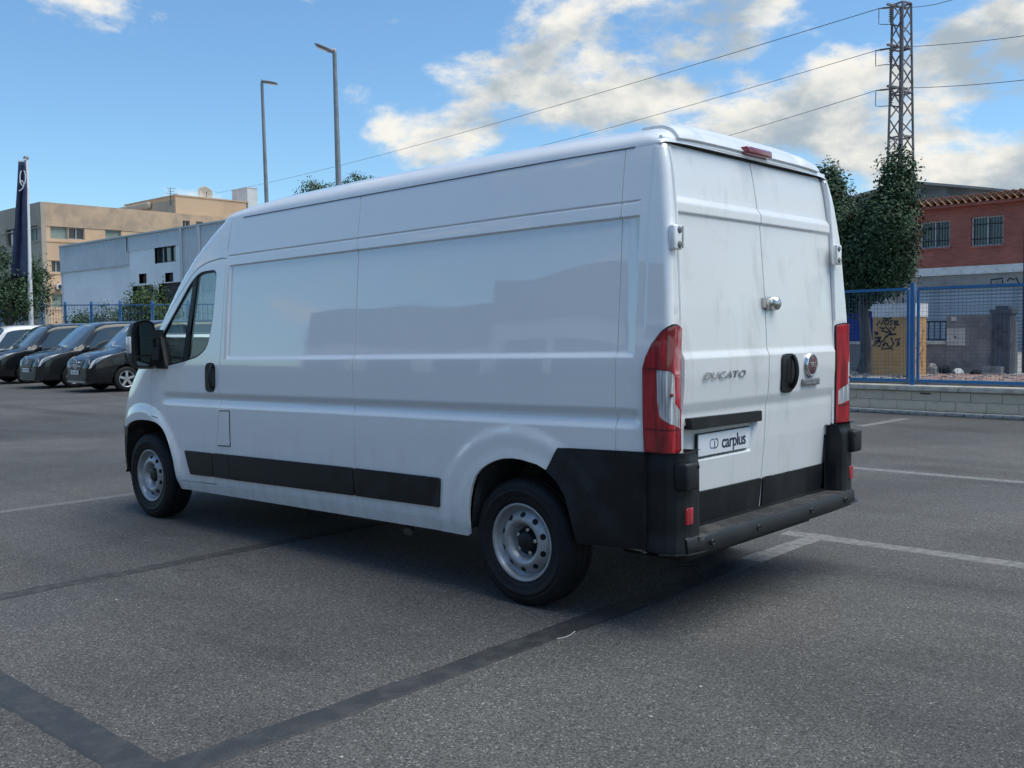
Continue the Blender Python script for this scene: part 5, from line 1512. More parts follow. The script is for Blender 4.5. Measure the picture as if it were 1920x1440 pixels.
def make_car(label, body_c, kind):
    """local frame: x forward, y left, origin on the ground below the middle"""
    c = thing('parked_van', (0, 0, 0), label, 'van', 'vans parked in a row along the far side')
    P_ = mat('car_paint_%s' % kind, body_c, .3, coat=.9, coat_rough=.02, spec=.25)
    xs = np.linspace(-2.54, 2.55, 60); ts = np.linspace(-1, 1, 57)
    def hole(x0, r): return [(x0+r*math.cos(a), .5) for a in np.linspace(0, math.pi, 9)]
    def outer():
        e = []
        for s in (1,):
            e += [(-2.54, -1), (2.55, -1), (2.55, 1), (-2.54, 1)]
        return e
    # wheel openings cut in the parameter plane: t between .70 and 1 on both sides
    def opening(x0, s):
        pts = [(x0+.40, s*1.0), (x0+.385, s*.93), (x0+.33, s*.845), (x0+.22, s*.785), (x0+.0, s*.760), (x0-.22, s*.785), (x0-.33, s*.845), (x0-.385, s*.93), (x0-.40, s*1.0)]
        return pts
    poly = [(-2.54, -1)] + opening(-1.66, -1)[::-1] + opening(1.60, -1)[::-1] + [(2.55, -1), (2.55, 1)] + opening(1.60, 1) + opening(-1.66, 1) + [(-2.54, 1)]
    body = panel('body', poly, car_xyz, xs, ts, P_, c, step=.06, skirt=.04)
    DG = mat('car_glass', (.035, .05, .06), .03, coat=1., coat_rough=.0)
    n = 10
    zs = lambda x0, x1, t0, t1: [(x0, t0), (x1, t0), (x1, t1), (x0, t1)]
    off = lambda o: (lambda x, t: car_xyz(x, t, o))
    def shadow_gap(poly, nm='glass'): pass
    # windscreen
    wsn = panel('windscreen', round_poly([(1.57, -.53), (1.62, -.2), (1.62, .2), (1.57, .53), (.88, .34), (.82, .15), (.82, -.15), (.88, -.34)], .04), off(.014), np.linspace(.84, 1.6, 20), np.linspace(-.52, .52, 25), mat('car_screen', (.05, .07, .085), .03, coat=1., coat_rough=.0), c, step=.06, skirt=.01)
    for s in (1, -1):
        panel('side_window', round_poly([(1.36, s*.60), (.80, s*.415), (-.05, s*.405), (-.05, s*.612)], .03), off(.022), np.linspace(-.02, 1.36, 20), np.linspace(.42, .6, 9)*s, DG, c, step=.06, skirt=.008)
        panel('side_window', round_poly([(-.14, s*.60), (-.14, s*.415), (-2.3, s*.42), (-2.3, s*.60)], .03), off(.022), np.linspace(-2.2, -.2, 24), np.linspace(.42, .6, 9)*s, DG, c, step=.08, skirt=.008)
        hl = panel('headlamp', round_poly([(2.46, s*.56), (2.36, s*.50), (2.02, s*.545), (1.90, s*.575), (2.06, s*.625), (2.36, s*.665), (2.50, s*.69)], .015, 3), off(.006), np.linspace(1.9, 2.5, 14), np.linspace(.45, .7, 8)*s, mat('headlamp_glass', (.22, .24, .26), .08, coat=1., coat_rough=.0), c, step=.03, skirt=.01)
        panel('light_strip', [(2.51, s*.67), (2.42, s*.53), (2.34, s*.512), (2.02, s*.548), (1.92, s*.57), (2.30, s*.548), (2.36, s*.565), (2.46, s*.69)], off(.012), [], [], mat('light_strip', (.8, .82, .85), .3), hl, step=.03, skirt=.004)
        mb = MB(); mb.box((1.20, s*.98, 1.02), (1.32, s*1.16, 1.20), .04); mb.bar((1.28, s*.92, 1.05), (1.28, s*1.0, 1.08), .05); mb.build('mirror', P_, c)
    mb = MB(); PL = mat('car_trim', (.02, .02, .022), .4)
    def face(pts, o): return [tuple(float(q) for q in v) for v in np.stack(car_xyz(np.array([p[0] for p in pts]), np.array([p[1] for p in pts]), o), 1)]
    # grille: in the (y,z) plane of the nose
    xsf = np.linspace(2.57, 1.9, 160); Tf = _T(xsf); Wf = _W(xsf)
    def nose_x(y, z):
        xt = float(np.interp(z+.03, Tf, xsf)) if z > .62 else 2.575
        xw = float(np.interp(abs(y)*1.02, Wf, xsf)) if abs(y) > .58 else 2.575
        return -math.log(math.exp(-40*xt)+math.exp(-40*xw)+math.exp(-40*(2.60-.05*(y/.6)**2)))/40+.017-.02*max(0, .42-z)
    def nose_panel(nm, poly, o, m, parent, step=.05):
        return panel(nm, poly, lambda y, z: (np.array([nose_x(a, b) for a, b in zip(np.atleast_1d(y), np.atleast_1d(z))])+o, np.atleast_1d(y)*1., np.atleast_1d(z)*1.), np.linspace(-.85, .85, 27), np.linspace(.24, .92, 18), m, parent, step=step, skirt=.03, flip=False)
    nose_panel('front_bumper', round_poly([(-.84, .24), (.84, .24), (.86, .62), (.62, .90), (-.62, .90), (-.86, .62)], .06), .0, P_, c)
    gr = nose_panel('grille', round_poly([(-.34, .60), (.34, .60), (.42, .70), (.44, .86), (-.44, .86), (-.42, .70)], .04), .012, PL, c)
    bar_m = CHROME if kind == 'a' else mat('grille_bar', (.10, .10, .11), .3, metal=.6)
    for z in ((.79, .70) if kind == 'a' else (.80, .73, .66)):
        mb = MB(); pts = [(nose_x(y, z)+.022, y, z) for y in np.linspace(-.38, .38, 11)]
        for p, q in zip(pts[:-1], pts[1:]): mb.bar(p, q, .02, .038)
        mb.build('grille_bar', bar_m, gr)
    # round emblem with three arms
    x0 = nose_x(0, .75)+.035
    em = MB(); em.lathe([(0, .130), (.014, .124), (.016, .108), (.004, .102)], (x0, 0, .745), 'x', 28); eo = em.build('emblem', CHROME, gr)
    mb = MB()
    for k in range(3):
        a = math.pi/2+k*2*math.pi/3; t = np.array([0, math.cos(a), math.sin(a)]); nn = np.array([0, -math.sin(a), math.cos(a)])
        mb.add([np.array([x0+.012, 0, .745])+t*.118, np.array([x0+.010, 0, .745])+nn*.026, np.array([x0+.022, 0, .745]), np.array([x0+.010, 0, .745])-nn*.026], [(0, 1, 2), (0, 2, 3)])
    mb.build('emblem_arm', CHROME, eo)
    it = nose_panel('lower_intake', round_poly([(-.62, .30), (.62, .30), (.66, .42), (.50, .47), (-.50, .47), (-.66, .42)], .03), .012, PL, c)
    mb = MB(); pts = [(nose_x(y, .30)+.02, y, .275) for y in np.linspace(-.6, .6, 13)]
    for p, q in zip(pts[:-1], pts[1:]): mb.bar(p, q, .03, .03)
    mb.build('lower_trim', CHROME if kind == 'a' else PL, c)
    x1 = nose_x(.1, .5)+.03
    mb = MB(); mb.box((x1-.01, -.26, .475), (x1, .26, .585)); pl = mb.build('number_plate', PW, c)
    mb = MB(); mb.box((x1-.005, .222, .477), (x1+.002, .259, .583)); mb.build('plate_band', mat('plate_blue', (.02, .06, .30), .4), pl)
    for k, y in enumerate((.17, .12, .07, .02, -.07, -.12, -.17)):
        mb = MB(); mb.box((x1+.0005, y-.014, .498), (x1+.002, y+.006, .562)); mb.build('plate_mark', mat('plate_ink', (.04, .045, .06), .6), pl)
    # wheels
    RIM = mat('alloy_rim', (.60, .61, .62), .3, metal=.7)
    for x in (1.60, -1.66):
        for s in (1, -1):
            w = thing_part('wheel', c)
            mb = MB(); yo = s*.955
            mb.lathe([(yo-s*.20, .20), (yo-s*.20, .30), (yo-s*.17, .335), (yo-s*.03, .335), (yo-s*.005, .31), (yo, .25), (yo-s*.008, .215)], (x, 0, .337), 'y', 32); mb.build('tyre', RUBBER, w)
            mb = MB(); mb.lathe([(yo-s*.008, .218), (yo-s*.004, .208), (yo-s*.03, .195), (yo-s*.10, .19)], (x, 0, .337), 'y', 32)
            for k in range(5):
                a = 2*math.pi*k/5+.3; d = np.array([math.cos(a), 0, math.sin(a)]); tdir = np.array([-math.sin(a), 0, math.cos(a)])
                mb.obox(np.array([x, yo-s*.028, .337])+d*.11, d*.095, tdir*.032, np.array([0, .012, 0]))
            mb.lathe([(yo-s*.02, .0), (yo-s*.02, .045), (yo-s*.04, .05)], (x, 0, .337), 'y', 16)
            mb.build('rim', RIM, w)
            mb = MB(); mb.lathe([(yo-s*.085, .19), (yo-s*.085, 0)], (x, 0, .337), 'y', 20); mb.build('brake_disc', DARK, w)
    mb = MB(); mb.box((-2.45, -.80, .22), (2.3, .80, .60)); mb.build('underbody', DARK, c)
    return c
for i, (u, v, lab, col, kind, rot) in enumerate([
        (238, 734, 'black van with chrome grille bars and pale spoked wheel nearest the mirror', (.006, .007, .009), 'a', 0),
        (139, 727, 'dark grey van with black slatted grille second from the mirror', (.014, .015, .017), 'b', 0),
        (52, 719, 'black van left of the dark grey one, its nose cut by the frame', (.006, .007, .009), 'c', 0),
        (-28, 713, 'white van at the far left end of the parked row', (.72, .73, .74), 'd', 0)]):
    car = make_car(lab, col, kind)
    g0 = on_ground(u, v)                     # where the left front tyre stands
    hd = rad(CAR_HEAD := 87)
    fx, fy = math.cos(hd), math.sin(hd)
    lx, ly = -fy, fx
    # left side of a car that faces us is on our right
    car.location = (g0[0]-fx*1.60-lx*.90, g0[1]-fy*1.60-ly*.90, 0)
    car.rotation_euler = (0, 0, hd)

# ---------------------------------------------------------------- flag, lamps
fp = at(57, 600, 46); fp[2] = 0
top = at(49, 300, 46)
fl = thing('flag_pole', tuple(fp), 'white pole carrying a long navy banner behind the parked vans', 'flagpole')
mb = MB(); tp = np.array([top[0], top[1], top[2]]); mb.tube([fp, tp], [.11, .075], 12); mb.build('pole', mat('white_pole', (.75, .76, .77), .4), fl)
mb = MB(); mb.tube([tp+np.array([0, 0, .0]), tp+np.array([0, 0, .06]), tp+np.array([0, 0, .12]), tp+np.array([0, 0, .18])], [.05, .11, .11, .03], 10); mb.build('finial', mat('finial_grey', (.25, .25, .26), .4), fl)
# banner hangs from a short arm and sags
L_ = -np.array([_R0[0], _R0[1], 0])            # along the picture plane, to the left
rows_ = 26; cols_ = 9; V = []; F = []
rowpix = [(300, 34.5, 47.5), (340, 34, 49), (380, 33.5, 49.5), (420, 31, 52), (470, 26, 55), (521, 21, 58)]
for i in range(rows_):
    v = 303+(521-303)*i/(rows_-1)
    ul = np.interp(v, [r[0] for r in rowpix], [r[1] for r in rowpix]); ur = np.interp(v, [r[0] for r in rowpix], [r[2] for r in rowpix])
    for j in range(cols_):
        s = j/(cols_-1); p = at(ul+(ur-ul)*s, v, 45.86)
        dep = .16*math.sin(s*9+v*.012)*min(1, (v-300)/80)
        V.append(p+np.array([_F[0], _F[1], 0])*dep)
F = [(i*cols_+j, i*cols_+j+1, (i+1)*cols_+j+1, (i+1)*cols_+j) for i in range(rows_-1) for j in range(cols_-1)]
mb = MB(); mb.add(V, F, True)
flag = mb.build('banner', mat('navy_cloth', (.012, .022, .065), .85, var_color=(.02, .032, .085), var_scale=3), fl)
so = flag.modifiers.new('thickness', 'SOLIDIFY'); so.thickness = .01
mb = MB()
ring = [(42.5+5.2*math.cos(t), 333+15*math.sin(t)) for t in np.linspace(-1.2, 4.2, 22)]
arms = [[(36, 342), (41, 338), (45, 345), (43, 352), (38, 357), (35, 358)]]
for pts in [ring]+arms:
    q = [at(u, v, 45.6) for u, v in pts]
    for a, b in zip(q[:-1], q[1:]): mb.bar(a, b, .035)
mb.build('banner_print', mat('banner_white', (.6, .62, .66), .8), flag)
mb = MB(); mb.bar(at(33, 303, 45.9), at(50, 298, 45.9), .05); mb.build('banner_arm', mat('white_pole', (.75, .76, .77), .4), fl)

GALV = mat('galvanised', (.30, .31, .31), .5, metal=.5, var_color=(.22, .23, .23), var_scale=3)
HEADM = mat('lamp_head_grey', (.16, .17, .18), .5)
def street_lamp(u_b, v_b, u_t, v_t, dist, head_px, r0, label):
    b = at(u_b, v_b, dist); t = at(u_t, v_t, dist); base = b+(b-t)*(b[2]/(t[2]-b[2])); base[2] = 0
    o = thing('street_lamp', tuple(base), label, 'street lamp', 'street lamps behind the van')
    mb = MB(); mb.tube([base, base+(t-base)*.3, t], [r0*1.5, r0*1.25, r0*.7], 12); mb.build('pole', GALV, o)
    mb = MB(); mb.tube([base, base+np.array([0, 0, .5])], [r0*2.1, r0*2.0], 12); mb.build('pole_base', GALV, o)
    h0 = at(*head_px[0], dist); h1 = at(*head_px[1], dist)
    d = h1-h0; Ln = np.linalg.norm(d); d /= Ln; w = np.array([_F[0], _F[1], 0]); up = np.cross(d, w); up = up if up[2] > 0 else -up
    mb = MB(); mb.tube([t-np.array([0, 0, .05]), t+np.array([0, 0, .08]), h0+d*.12], r0*.75, 8); mb.build('arm', GALV, o)
    mb = MB()
    for (s, hw, hh) in ((.08, .07, .05),): pass
    secs = [(0.04, .05, .045), (.15, .09, .055), (.35, .15, .055), (.80, .16, .04), (1.0, .12, .02)]
    ring = []
    for s, hw, hh in secs:
        c = h0+d*Ln*s; ring.append([c+w*hw*a+up*hh*b for a, b in ((-1, -.6), (1, -.6), (1, .4), (.6, 1), (-.6, 1), (-1, .4))])
    v = [p for r in ring for p in r]; n = 6
    mb.add(v, [(i*n+k, i*n+(k+1) % n, (i+1)*n+(k+1) % n, (i+1)*n+k) for i in range(len(secs)-1) for k in range(n)] + [tuple(range(n)), tuple(range((len(secs)-1)*n, len(secs)*n))])
    hd_ = mb.build('lamp_head', HEADM, o)
    mb = MB(); mb.obox(h0+d*Ln*.62-up*.045, d*Ln*.28, w*.11, up*.012); mb.build('lamp_glass', mat('led_glass', (.35, .36, .36), .2), hd_)
street_lamp(500, 380, 491, 155, 38, ((490, 153), (520, 157)), .075, 'thin distant street lamp with its head pointing right')
street_lamp(635, 355, 627, 98, 30, ((628, 99), (591, 83)), .085, 'taller nearer street lamp with its head pointing left')

# ---------------------------------------------------------------- lattice pylon and wires
PYL = mat('pylon_steel', (.24, .22, .22), .6, metal=.4, var_color=(.17, .13, .12), var_scale=2)
pb = at(1686, 600, 32); pb[2] = .5; ptop = at(1691, 8, 32)
pz = float(ptop[2])
pyl = thing('lattice_pylon', tuple(pb), 'tall lattice steel power pylon behind the dark tree', 'pylon')
vx = np.array([_R0[0], _R0[1], 0]); vy = np.array([_F[0], _F[1], 0]); vy /= np.linalg.norm(vy)
ca, sa = math.cos(.5), math.sin(.5); vx, vy = vx*ca+vy*sa, -vx*sa+vy*ca
def pw(z): return .34+.10*0-.16*(z-.5)/(pz-.5)
def pc(z, i):
    sx, sy = ((-1, -1), (1, -1), (1, 1), (-1, 1))[i]
    c = pb+(ptop-pb)*(z-.5)/(pz-.5); w = pw(z)
    return np.array([c[0], c[1], z])+vx*sx*w+vy*sy*w
for i in range(4):
    mb = MB(); mb.bar(pc(.5, i), pc(pz, i), .055); mb.build('leg', PYL, pyl)
levels = list(np.linspace(.5, pz, 23))
for i in range(4):
    j = (i+1) % 4
    for n_, (z0, z1) in enumerate(zip(levels[:-1], levels[1:])):
        mb = MB()
        if n_ % 2 == 0: mb.bar(pc(z0, i), pc(z1, j), .03)
        else: mb.bar(pc(z0, j), pc(z1, i), .03)
        mb.build('lattice_bar', PYL, pyl)
for z in (pz, pz-3.0*1.3, pz-1.3, pz-2.6):
    for i in range(4):
        mb = MB(); mb.bar(pc(min(z, pz), i), pc(min(z, pz), (i+1) % 4), .045); mb.build('brace', PYL, pyl)
INS = mat('insulator_brown', (.05, .045, .05), .3, coat=.5)
WIREM = mat('conductor', (.10, .10, .11), .6)
def sag(p, q, s, n=24):
    return [p+(q-p)*t-np.array([0, 0, 4*s*t*(1-t)]) for t in np.linspace(0, 1, n)]
wl_ = [(13, (405, 362), (1760, -12), (1648, 16)), (88, (640, 352), (1920, 48), (1642, 95)), (165, (860, 372), (1920, 131), (1642, 170))]
for q, (v, lend, rend, att) in enumerate(wl_):
    c0 = at(1688, v, 32)
    leftp = at(att[0], att[1], 32.4)
    mb = MB(); mb.bar(c0-vx*.55+np.array([0, 0, .0]), c0+vx*.30, .06); arm = mb.build('cross_arm', PYL, pyl)
    mb = MB(); dd = (leftp-c0); s0 = c0+dd*.25
    for k in range(7):
        p = s0+dd*.085*k; mb.lathe([(-.02, .02), (-.012, .075), (.012, .075), (.02, .02)], p, 'z', 10)
    mb.tube([c0, leftp], .018, 6); mb.build('insulator_string', INS, pyl)
    for w_, du in ((-.40, 0), (.06, 0)):
        b0 = c0+vx*w_*1.0; mb = MB()
        for k in range(6): mb.lathe([(-.02, .025), (-.008, .06), (.008, .06), (.02, .025)], b0-np.array([0, 0, .14+.065*k]), 'z', 10)
        mb.tube([b0, b0-np.array([0, 0, .58])], .02, 6); mb.build('cutout_insulator', INS, pyl)
    mb = MB(); a0 = c0-vx*.40-np.array([0, 0, .56]); a1 = c0+vx*.06-np.array([0, 0, .56]); mb.tube([a0, a1], .022, 6)
    lp = leftp-np.array([0, 0, .02]); mb.tube([a0, a0-vx*.35-np.array([0, 0, .05]), lp-np.array([0, 0, .45]), lp], .012, 6); mb.build('jumper_lead', INS, pyl)
    far = at(lend[0], lend[1], 110 if q == 0 else 85)
    mb = MB(); mb.tube(sag(leftp, far, .5), .010 if q else .012, 5)
    rp = at(rend[0], rend[1], 27); ext = c0+(rp-c0)*2.5
    tag(mb.build('power_line', WIREM), ['topmost power line running left from the pylon top', 'middle power line running left from the pylon', 'lowest power line running left from the pylon'][q], 'power line')
    mb = MB(); mb.tube(sag(c0, ext, .25), .009, 5); tag(mb.build('power_line', WIREM), ['topmost power line leaving the pylon to the right', 'middle power line leaving the pylon to the right', 'lowest power line leaving the pylon to the right'][q], 'power line')

# ---------------------------------------------------------------- buildings at the left
def on_y(u, v, Y):
    d = _F + _R*(u-960)/FPX + _U*(720-v)/FPX; t = (Y-CAM[1])/d[1]; return CAM+t*d
def on_x(u, v, X):
    d = _F + _R*(u-960)/FPX + _U*(720-v)/FPX; t = (X-CAM[0])/d[0]; return CAM+t*d
# pale industrial shed: long face parallel to the van
c0 = at(115, 463, 60); YS = float(c0[1]); XL = float(c0[0]); ZT = float(on_y(250, 443, YS)[2])
shed = thing('industrial_shed', (XL-15, YS, 0), 'long white shed with grey corrugated upper band behind the shrubs', 'building')
SW = mat('shed_white', (.88, .89, .90), .8, var_color=(.80, .81, .82), var_scale=.5)
SG = mat('shed_cladding', (.58, .62, .65), .6, var_color=(.52, .56, .59), var_scale=.6)
xr = float(on_y(545, 420, YS)[0])
zb_ = float(on_y(200, 500, YS)[2])
def xz(u, v): p = on_y(u, v, YS); return float(p[0]), float(p[2])
openings = []
wr = [((289, 461), (330, 490)), ((260, 514), (275, 531)), ((309, 512), (325, 528)), ((248, 537), (288, 580)), ((297, 532), (345, 580))]
for (p, q) in wr:
    x0, z1 = xz(*p); x1, z0 = xz(*q); openings.append((min(x0, x1), max(x0, x1), z0, z1))
def cut_wall(name, x0, x1, z0, z1, holes, y, th, material, parent):
    As = sorted({x0, x1, *[h[i] for h in holes for i in (0, 1)]}); Zs = sorted({z0, z1, *[h[i] for h in holes for i in (2, 3)]}); mb = MB()
    for i in range(len(As)-1):
        for j in range(len(Zs)-1):
            cx, cz = (As[i]+As[i+1])/2, (Zs[j]+Zs[j+1])/2
            if any(h[0] < cx < h[1] and h[2] < cz < h[3] for h in holes): continue
            mb.box((As[i], y-th, Zs[j]), (As[i+1], y, Zs[j+1]))
    return mb.build(name, material, parent)
xw = xz(243, 500)[0]                    # cladding stops here; white bay beyond
cut_wall('white_wall', xr, XL, 0, zb_, openings, YS, .3, SW, shed)
xs2 = xz(343, 470)[0]
cut_wall('white_bay', xs2, xw, zb_+.003, ZT-.72, openings, YS-.02, .28, SW, shed)
def corrugated(name, x0, x1, z0, z1, y, pitch, depth, material, parent):
    n = int(abs(x1-x0)/pitch); v = []; 
    for i in range(n+1):
        x = x0+(x1-x0)*i/n
        for k, (dx, dy) in enumerate(((0, 0), (.4, 0), (.5, depth), (.9, depth))):
            for z in (z0, z1): v.append((x+(x1-x0)/n*dx, y+dy, z))
    m = 4*(n+1); f = [(2*i, 2*i+2, 2*i+3, 2*i+1) for i in range(m-1)]
    mb = MB(); mb.add(v, f); return mb.build(name, material, parent)
corrugated('cladding', xw, XL, zb_+.003, ZT, YS+.02, .20, .025, SG, shed)
corrugated('cladding', xs2, xw, ZT-.72, ZT, YS+.02, .20, .025, mat('shed_cladding_pale', (.64, .67, .70), .6), shed)
corrugated('cladding', xr, xs2, zb_-1.6, ZT, YS+.02, .20, .025, SG, shed)
mb = MB(); mb.box((xr, YS-14, 0), (XL, YS-.32, ZT-.1)); mb.build('shed_core', SW, shed)
mb = MB(); mb.box((XL-.05, YS-14, 0), (XL+.05, YS+.05, ZT)); mb.build('end_wall', SG, shed)
mb = MB(); mb.box((xr, YS-.2, ZT), (XL+.1, YS+.12, ZT+.08)); mb.build('parapet_cap', mat('cap_grey', (.45, .48, .50), .5), shed)
mb = MB(); mb.box((xw, YS, zb_-.08), (XL, YS+.09, zb_)); mb.build('drip_ledge', mat('cap_grey', (.45, .48, .50), .5), shed)
for u in (343, 377):
    x = xz(u, 450)[0]; mb = MB(); mb.box((x-.05, YS+.075, 0), (x+.05, YS+.16, ZT)); mb.build('down_pipe', mat('pipe_white', (.62, .64, .66), .5) if u > 350 else SG, shed)
SHUT = mat('louvre_grey', (.13, .12, .115), .7)
for i, h in enumerate(openings):
    if i == 0:
        mb = MB(); mb.box((h[0], YS-.25, h[2]), (h[1], YS-.22, h[3])); w = mb.build('window', PANE, shed)
        mb = MB(); t = .06
        mb.box((h[0], YS-.21, h[2]), (h[0]+t, YS-.14, h[3])); mb.box((h[1]-t, YS-.21, h[2]), (h[1], YS-.14, h[3])); mb.box((h[0]+t, YS-.21, h[2]), (h[1]-t, YS-.14, h[2]+t)); mb.box((h[0]+t, YS-.21, h[3]-t), (h[1]-t, YS-.14, h[3]))
        for q in (.36, .68): xx = h[0]+(h[1]-h[0])*q; mb.box((xx-.03, YS-.21, h[2]+t), (xx+.03, YS-.15, h[3]-t))
        mb.build('frame', mat('dark_frame', (.10, .10, .10), .6), w)
    else:
        mb = MB(); mb.box((h[0], YS-.27, h[2]), (h[1], YS-.24, h[3])); w = mb.build('window' if i < 3 else 'shutter_door', SHUT, shed)
        n = int((h[3]-h[2])/.12)
        for k in range(n):
            mb = MB(); z = h[2]+.12*k+.03; mb.obox(((h[0]+h[1])/2, YS-.20, z+.03), ((h[1]-h[0])/2, 0, 0), (0, .03, -.02), (0, .004, .01)); mb.build('louvre', SHUT, w)

# ochre concrete block
c1 = at(75, 378, 85); XO, YO, ZO = map(float, c1)
och = thing('concrete_block_building', (XO+6, YO-15, 0), 'ochre concrete office block with satellite dish behind the white shed', 'building')
OC = mat('ochre_concrete', (.70, .47, .30), .9, var_color=(.60, .40, .26), var_scale=.35, detail=9, bump=.2, bump_scale=4)
OCT = mat('ochre_concrete_stained', (.60, .42, .28), .9, var_color=(.40, .30, .22), var_scale=.5, detail=9, bump=.2, bump_scale=4)
OC_SHADE = mat('shaded_concrete_side', (.46, .39, .31), .9, var_color=(.38, .32, .26), var_scale=.4, detail=9)  # ochre greyed and darkened: the flank's shade is mixed into the colour
def yz(u, v): p = on_x(u, v, XO); return float(p[1]), float(p[2])
def xz2(u, v): p = on_y(u, v, YO); return float(p[0]), float(p[2])
rects = []                                                     # windows on the face towards us: (left-bottom px, right-top px, glazed part)
wf = [((94, 424), (128, 449), 'panel'), ((128, 426), (159, 450), 'glass'), ((197, 430), (228, 452), 'panel'), ((96, 488), (116, 511), 'glass'), ((97, 551), (120, 577), 'panel'), ((342, 413), (356, 432), 'glass'), ((367, 415), (381, 432), 'panel'), ((440, 391), (448, 396), 'glass')]
holes = []
for p, q, kd in wf:
    y0, z1 = yz(*p); y1, z0 = yz(*q); holes.append((min(y0, y1), max(y0, y1), z0, z1, kd))
YE = yz(520, 400)[0]; zp_ = yz(75, 423)[1]
def cut_wall_x(name, y0, y1, z0, z1, hs, x, th, material, parent):
    As = sorted({y0, y1, *[h[i] for h in hs for i in (0, 1) if y0 < h[i] < y1]}); Zs = sorted({z0, z1, *[h[i] for h in hs for i in (2, 3) if z0 < h[i] < z1]}); mb = MB()
    for i in range(len(As)-1):
        for j in range(len(Zs)-1):
            cy, cz = (As[i]+As[i+1])/2, (Zs[j]+Zs[j+1])/2
            if any(h[0] < cy < h[1] and h[2] < cz < h[3] for h in hs): continue
            mb.box((x, As[i], Zs[j]), (x+th, As[i+1], Zs[j+1]))
    return mb.build(name, material, parent)
cut_wall_x('front_wall', YE, YO-.352, 0, zp_, holes, XO, .35, OC, och)
cut_wall_x('parapet', YE, YO-.352, zp_+.02, ZO, holes, XO-.04, .35, OCT, och)
gz = [yz(75, v)[1] for v in (451, 486, 512, 548, 580)]
for z in gz:
    mb = MB(); mb.box((XO-.05, YE, z-.06), (XO-.002, YO-.355, z+.02)); mb.build('string_course', OCT, och)
FG = mat('green_panel', (.30, .36, .30), .7, var_color=(.24, .29, .25), var_scale=1)
for h in holes:
    mb = MB(); mb.box((XO+.22, h[0], h[2]), (XO+.25, h[1], h[3])); w = mb.build('window', PANE if h[4] == 'glass' else FG, och)
    mb = MB(); t = .07
    mb.box((XO+.12, h[0], h[2]), (XO+.21, h[0]+t, h[3])); mb.box((XO+.12, h[1]-t, h[2]), (XO+.21, h[1], h[3])); mb.box((XO+.12, h[0]+t, h[2]), (XO+.21, h[1]-t, h[2]+t)); mb.box((XO+.12, h[0]+t, h[3]-t), (XO+.21, h[1]-t, h[3]))
    if h[4] == 'glass': ym = (h[0]+h[1])/2; mb.box((XO+.13, ym-.05, h[2]+t), (XO+.205, ym+.05, h[3]-t))
    mb.build('frame', mat('window_frame_grey', (.35, .36, .34), .6), w)
# left flank
hl_ = []
for p, q in (((10, 432), (32, 459)), ((55, 425), (71, 450)), ((58, 551), (70, 577))):
    x0, z1 = xz2(*p); x1, z0 = xz2(*q); hl_.append((min(x0, x1), max(x0, x1), z0, z1))
cut_wall('flank_wall', XO+.35, XO+26, 0, ZO, hl_, YO, .35, OC_SHADE, och)
mb = MB(); mb.box((XO-.04, YO-.35, 0), (XO+.349, YO+.003, ZO)); mb.build('corner_pier', OC_SHADE, och)
for h in hl_:
    mb = MB(); mb.box((h[0], YO-.25, h[2]), (h[1], YO-.22, h[3])); w = mb.build('window', FG if h[1]-h[0] < 2.2 else PANE, och)
    mb = MB(); mb.box(((h[0]+h[1])/2-.06, YO-.21, h[2]), ((h[0]+h[1])/2+.06, YO-.15, h[3])); mb.build('frame', mat('window_frame_grey', (.35, .36, .34), .6), w)
for v in (425, 451, 548):
    z = xz2(75, v)[1]; mb = MB(); mb.box((XO-.04, YO+.004, z-.06), (XO+26, YO+.05, z+.02)); mb.build('string_course', OC_SHADE, och)
mb = MB(); mb.box((XO+.36, YE, 0), (XO+26, YO-.36, ZO-.4)); mb.build('building_core', OC_SHADE, och)
# stair tower on the roof
tl, tz = yz(329, 367); tr_, _ = yz(462, 383); 
tw = thing_part('roof_tower', och)
XT = XO+.02
za = yz(329, 367)[1]
mb = MB(); mb.box((XT, tr_, ZO+.002), (XT+9, tl, za)); mb.build('tower_wall', OC, tw)
mb = MB(); mb.box((XT-.05, tr_-.2, za), (XT+9.2, tl+.05, za+.12)); mb.build('tower_cap', OCT, tw)
mb = MB(); mb.box((XT+.2, tl-.002, ZO-.1), (XT+9, tl+.05, za-.3)); mb.build('tower_flank', OC_SHADE, tw)
mb = MB(); mb.box((XT+4, tl+.06, za-.75), (XT+9.4, tl+.5, za-.15), .15); mb.box((XT+5, tl+.06, za-1.7), (XT+9, tl+.35, za-1.3), .12); mb.build('balcony_slab', OC_SHADE, tw)
# dish
dc = on_x(385, 362, XO+2.5)
ds = thing('satellite_dish', (float(dc[0]), float(dc[1]), za+.13), 'round satellite dish standing on the ochre tower roof', 'satellite dish')
mb = MB(); nrm = np.array([-.93, .25, .25]); nrm /= np.linalg.norm(nrm)
ua = np.cross(nrm, (0, 0, 1)); ua /= np.linalg.norm(ua); ub = np.cross(ua, nrm)
prof = [(0, -.16), (.25, -.14), (.45, -.07), (.62, 0), (.66, .0), (.64, -.05), (.45, -.12), (.2, -.19), (0, -.2)]
v = [dc+nrm*h+(ua*math.cos(a)+ub*math.sin(a))*r for r, h in prof for a in np.linspace(0, 2*math.pi, 24, endpoint=False)]
mb.add(v, [(i*24+k, i*24+(k+1) % 24, (i+1)*24+(k+1) % 24, (i+1)*24+k) for i in range(len(prof)-1) for k in range(24)], True)
mb.build('dish', mat('dish_beige', (.52, .46, .38), .6, var_color=(.36, .30, .25), var_scale=2), ds)
mb = MB(); mb.tube([dc-nrm*.18, np.array([dc[0]+.1, dc[1], za+.13])], .05, 8); mb.build('mast', GALV, ds)
mb = MB(); fpt = dc+nrm*.45-ub*.1; mb.tube([dc-ub*.6, fpt], .02, 6); mb.tube([fpt, fpt-nrm*.15], [.06, .03], 8); mb.build('feed_arm', IRON, ds)
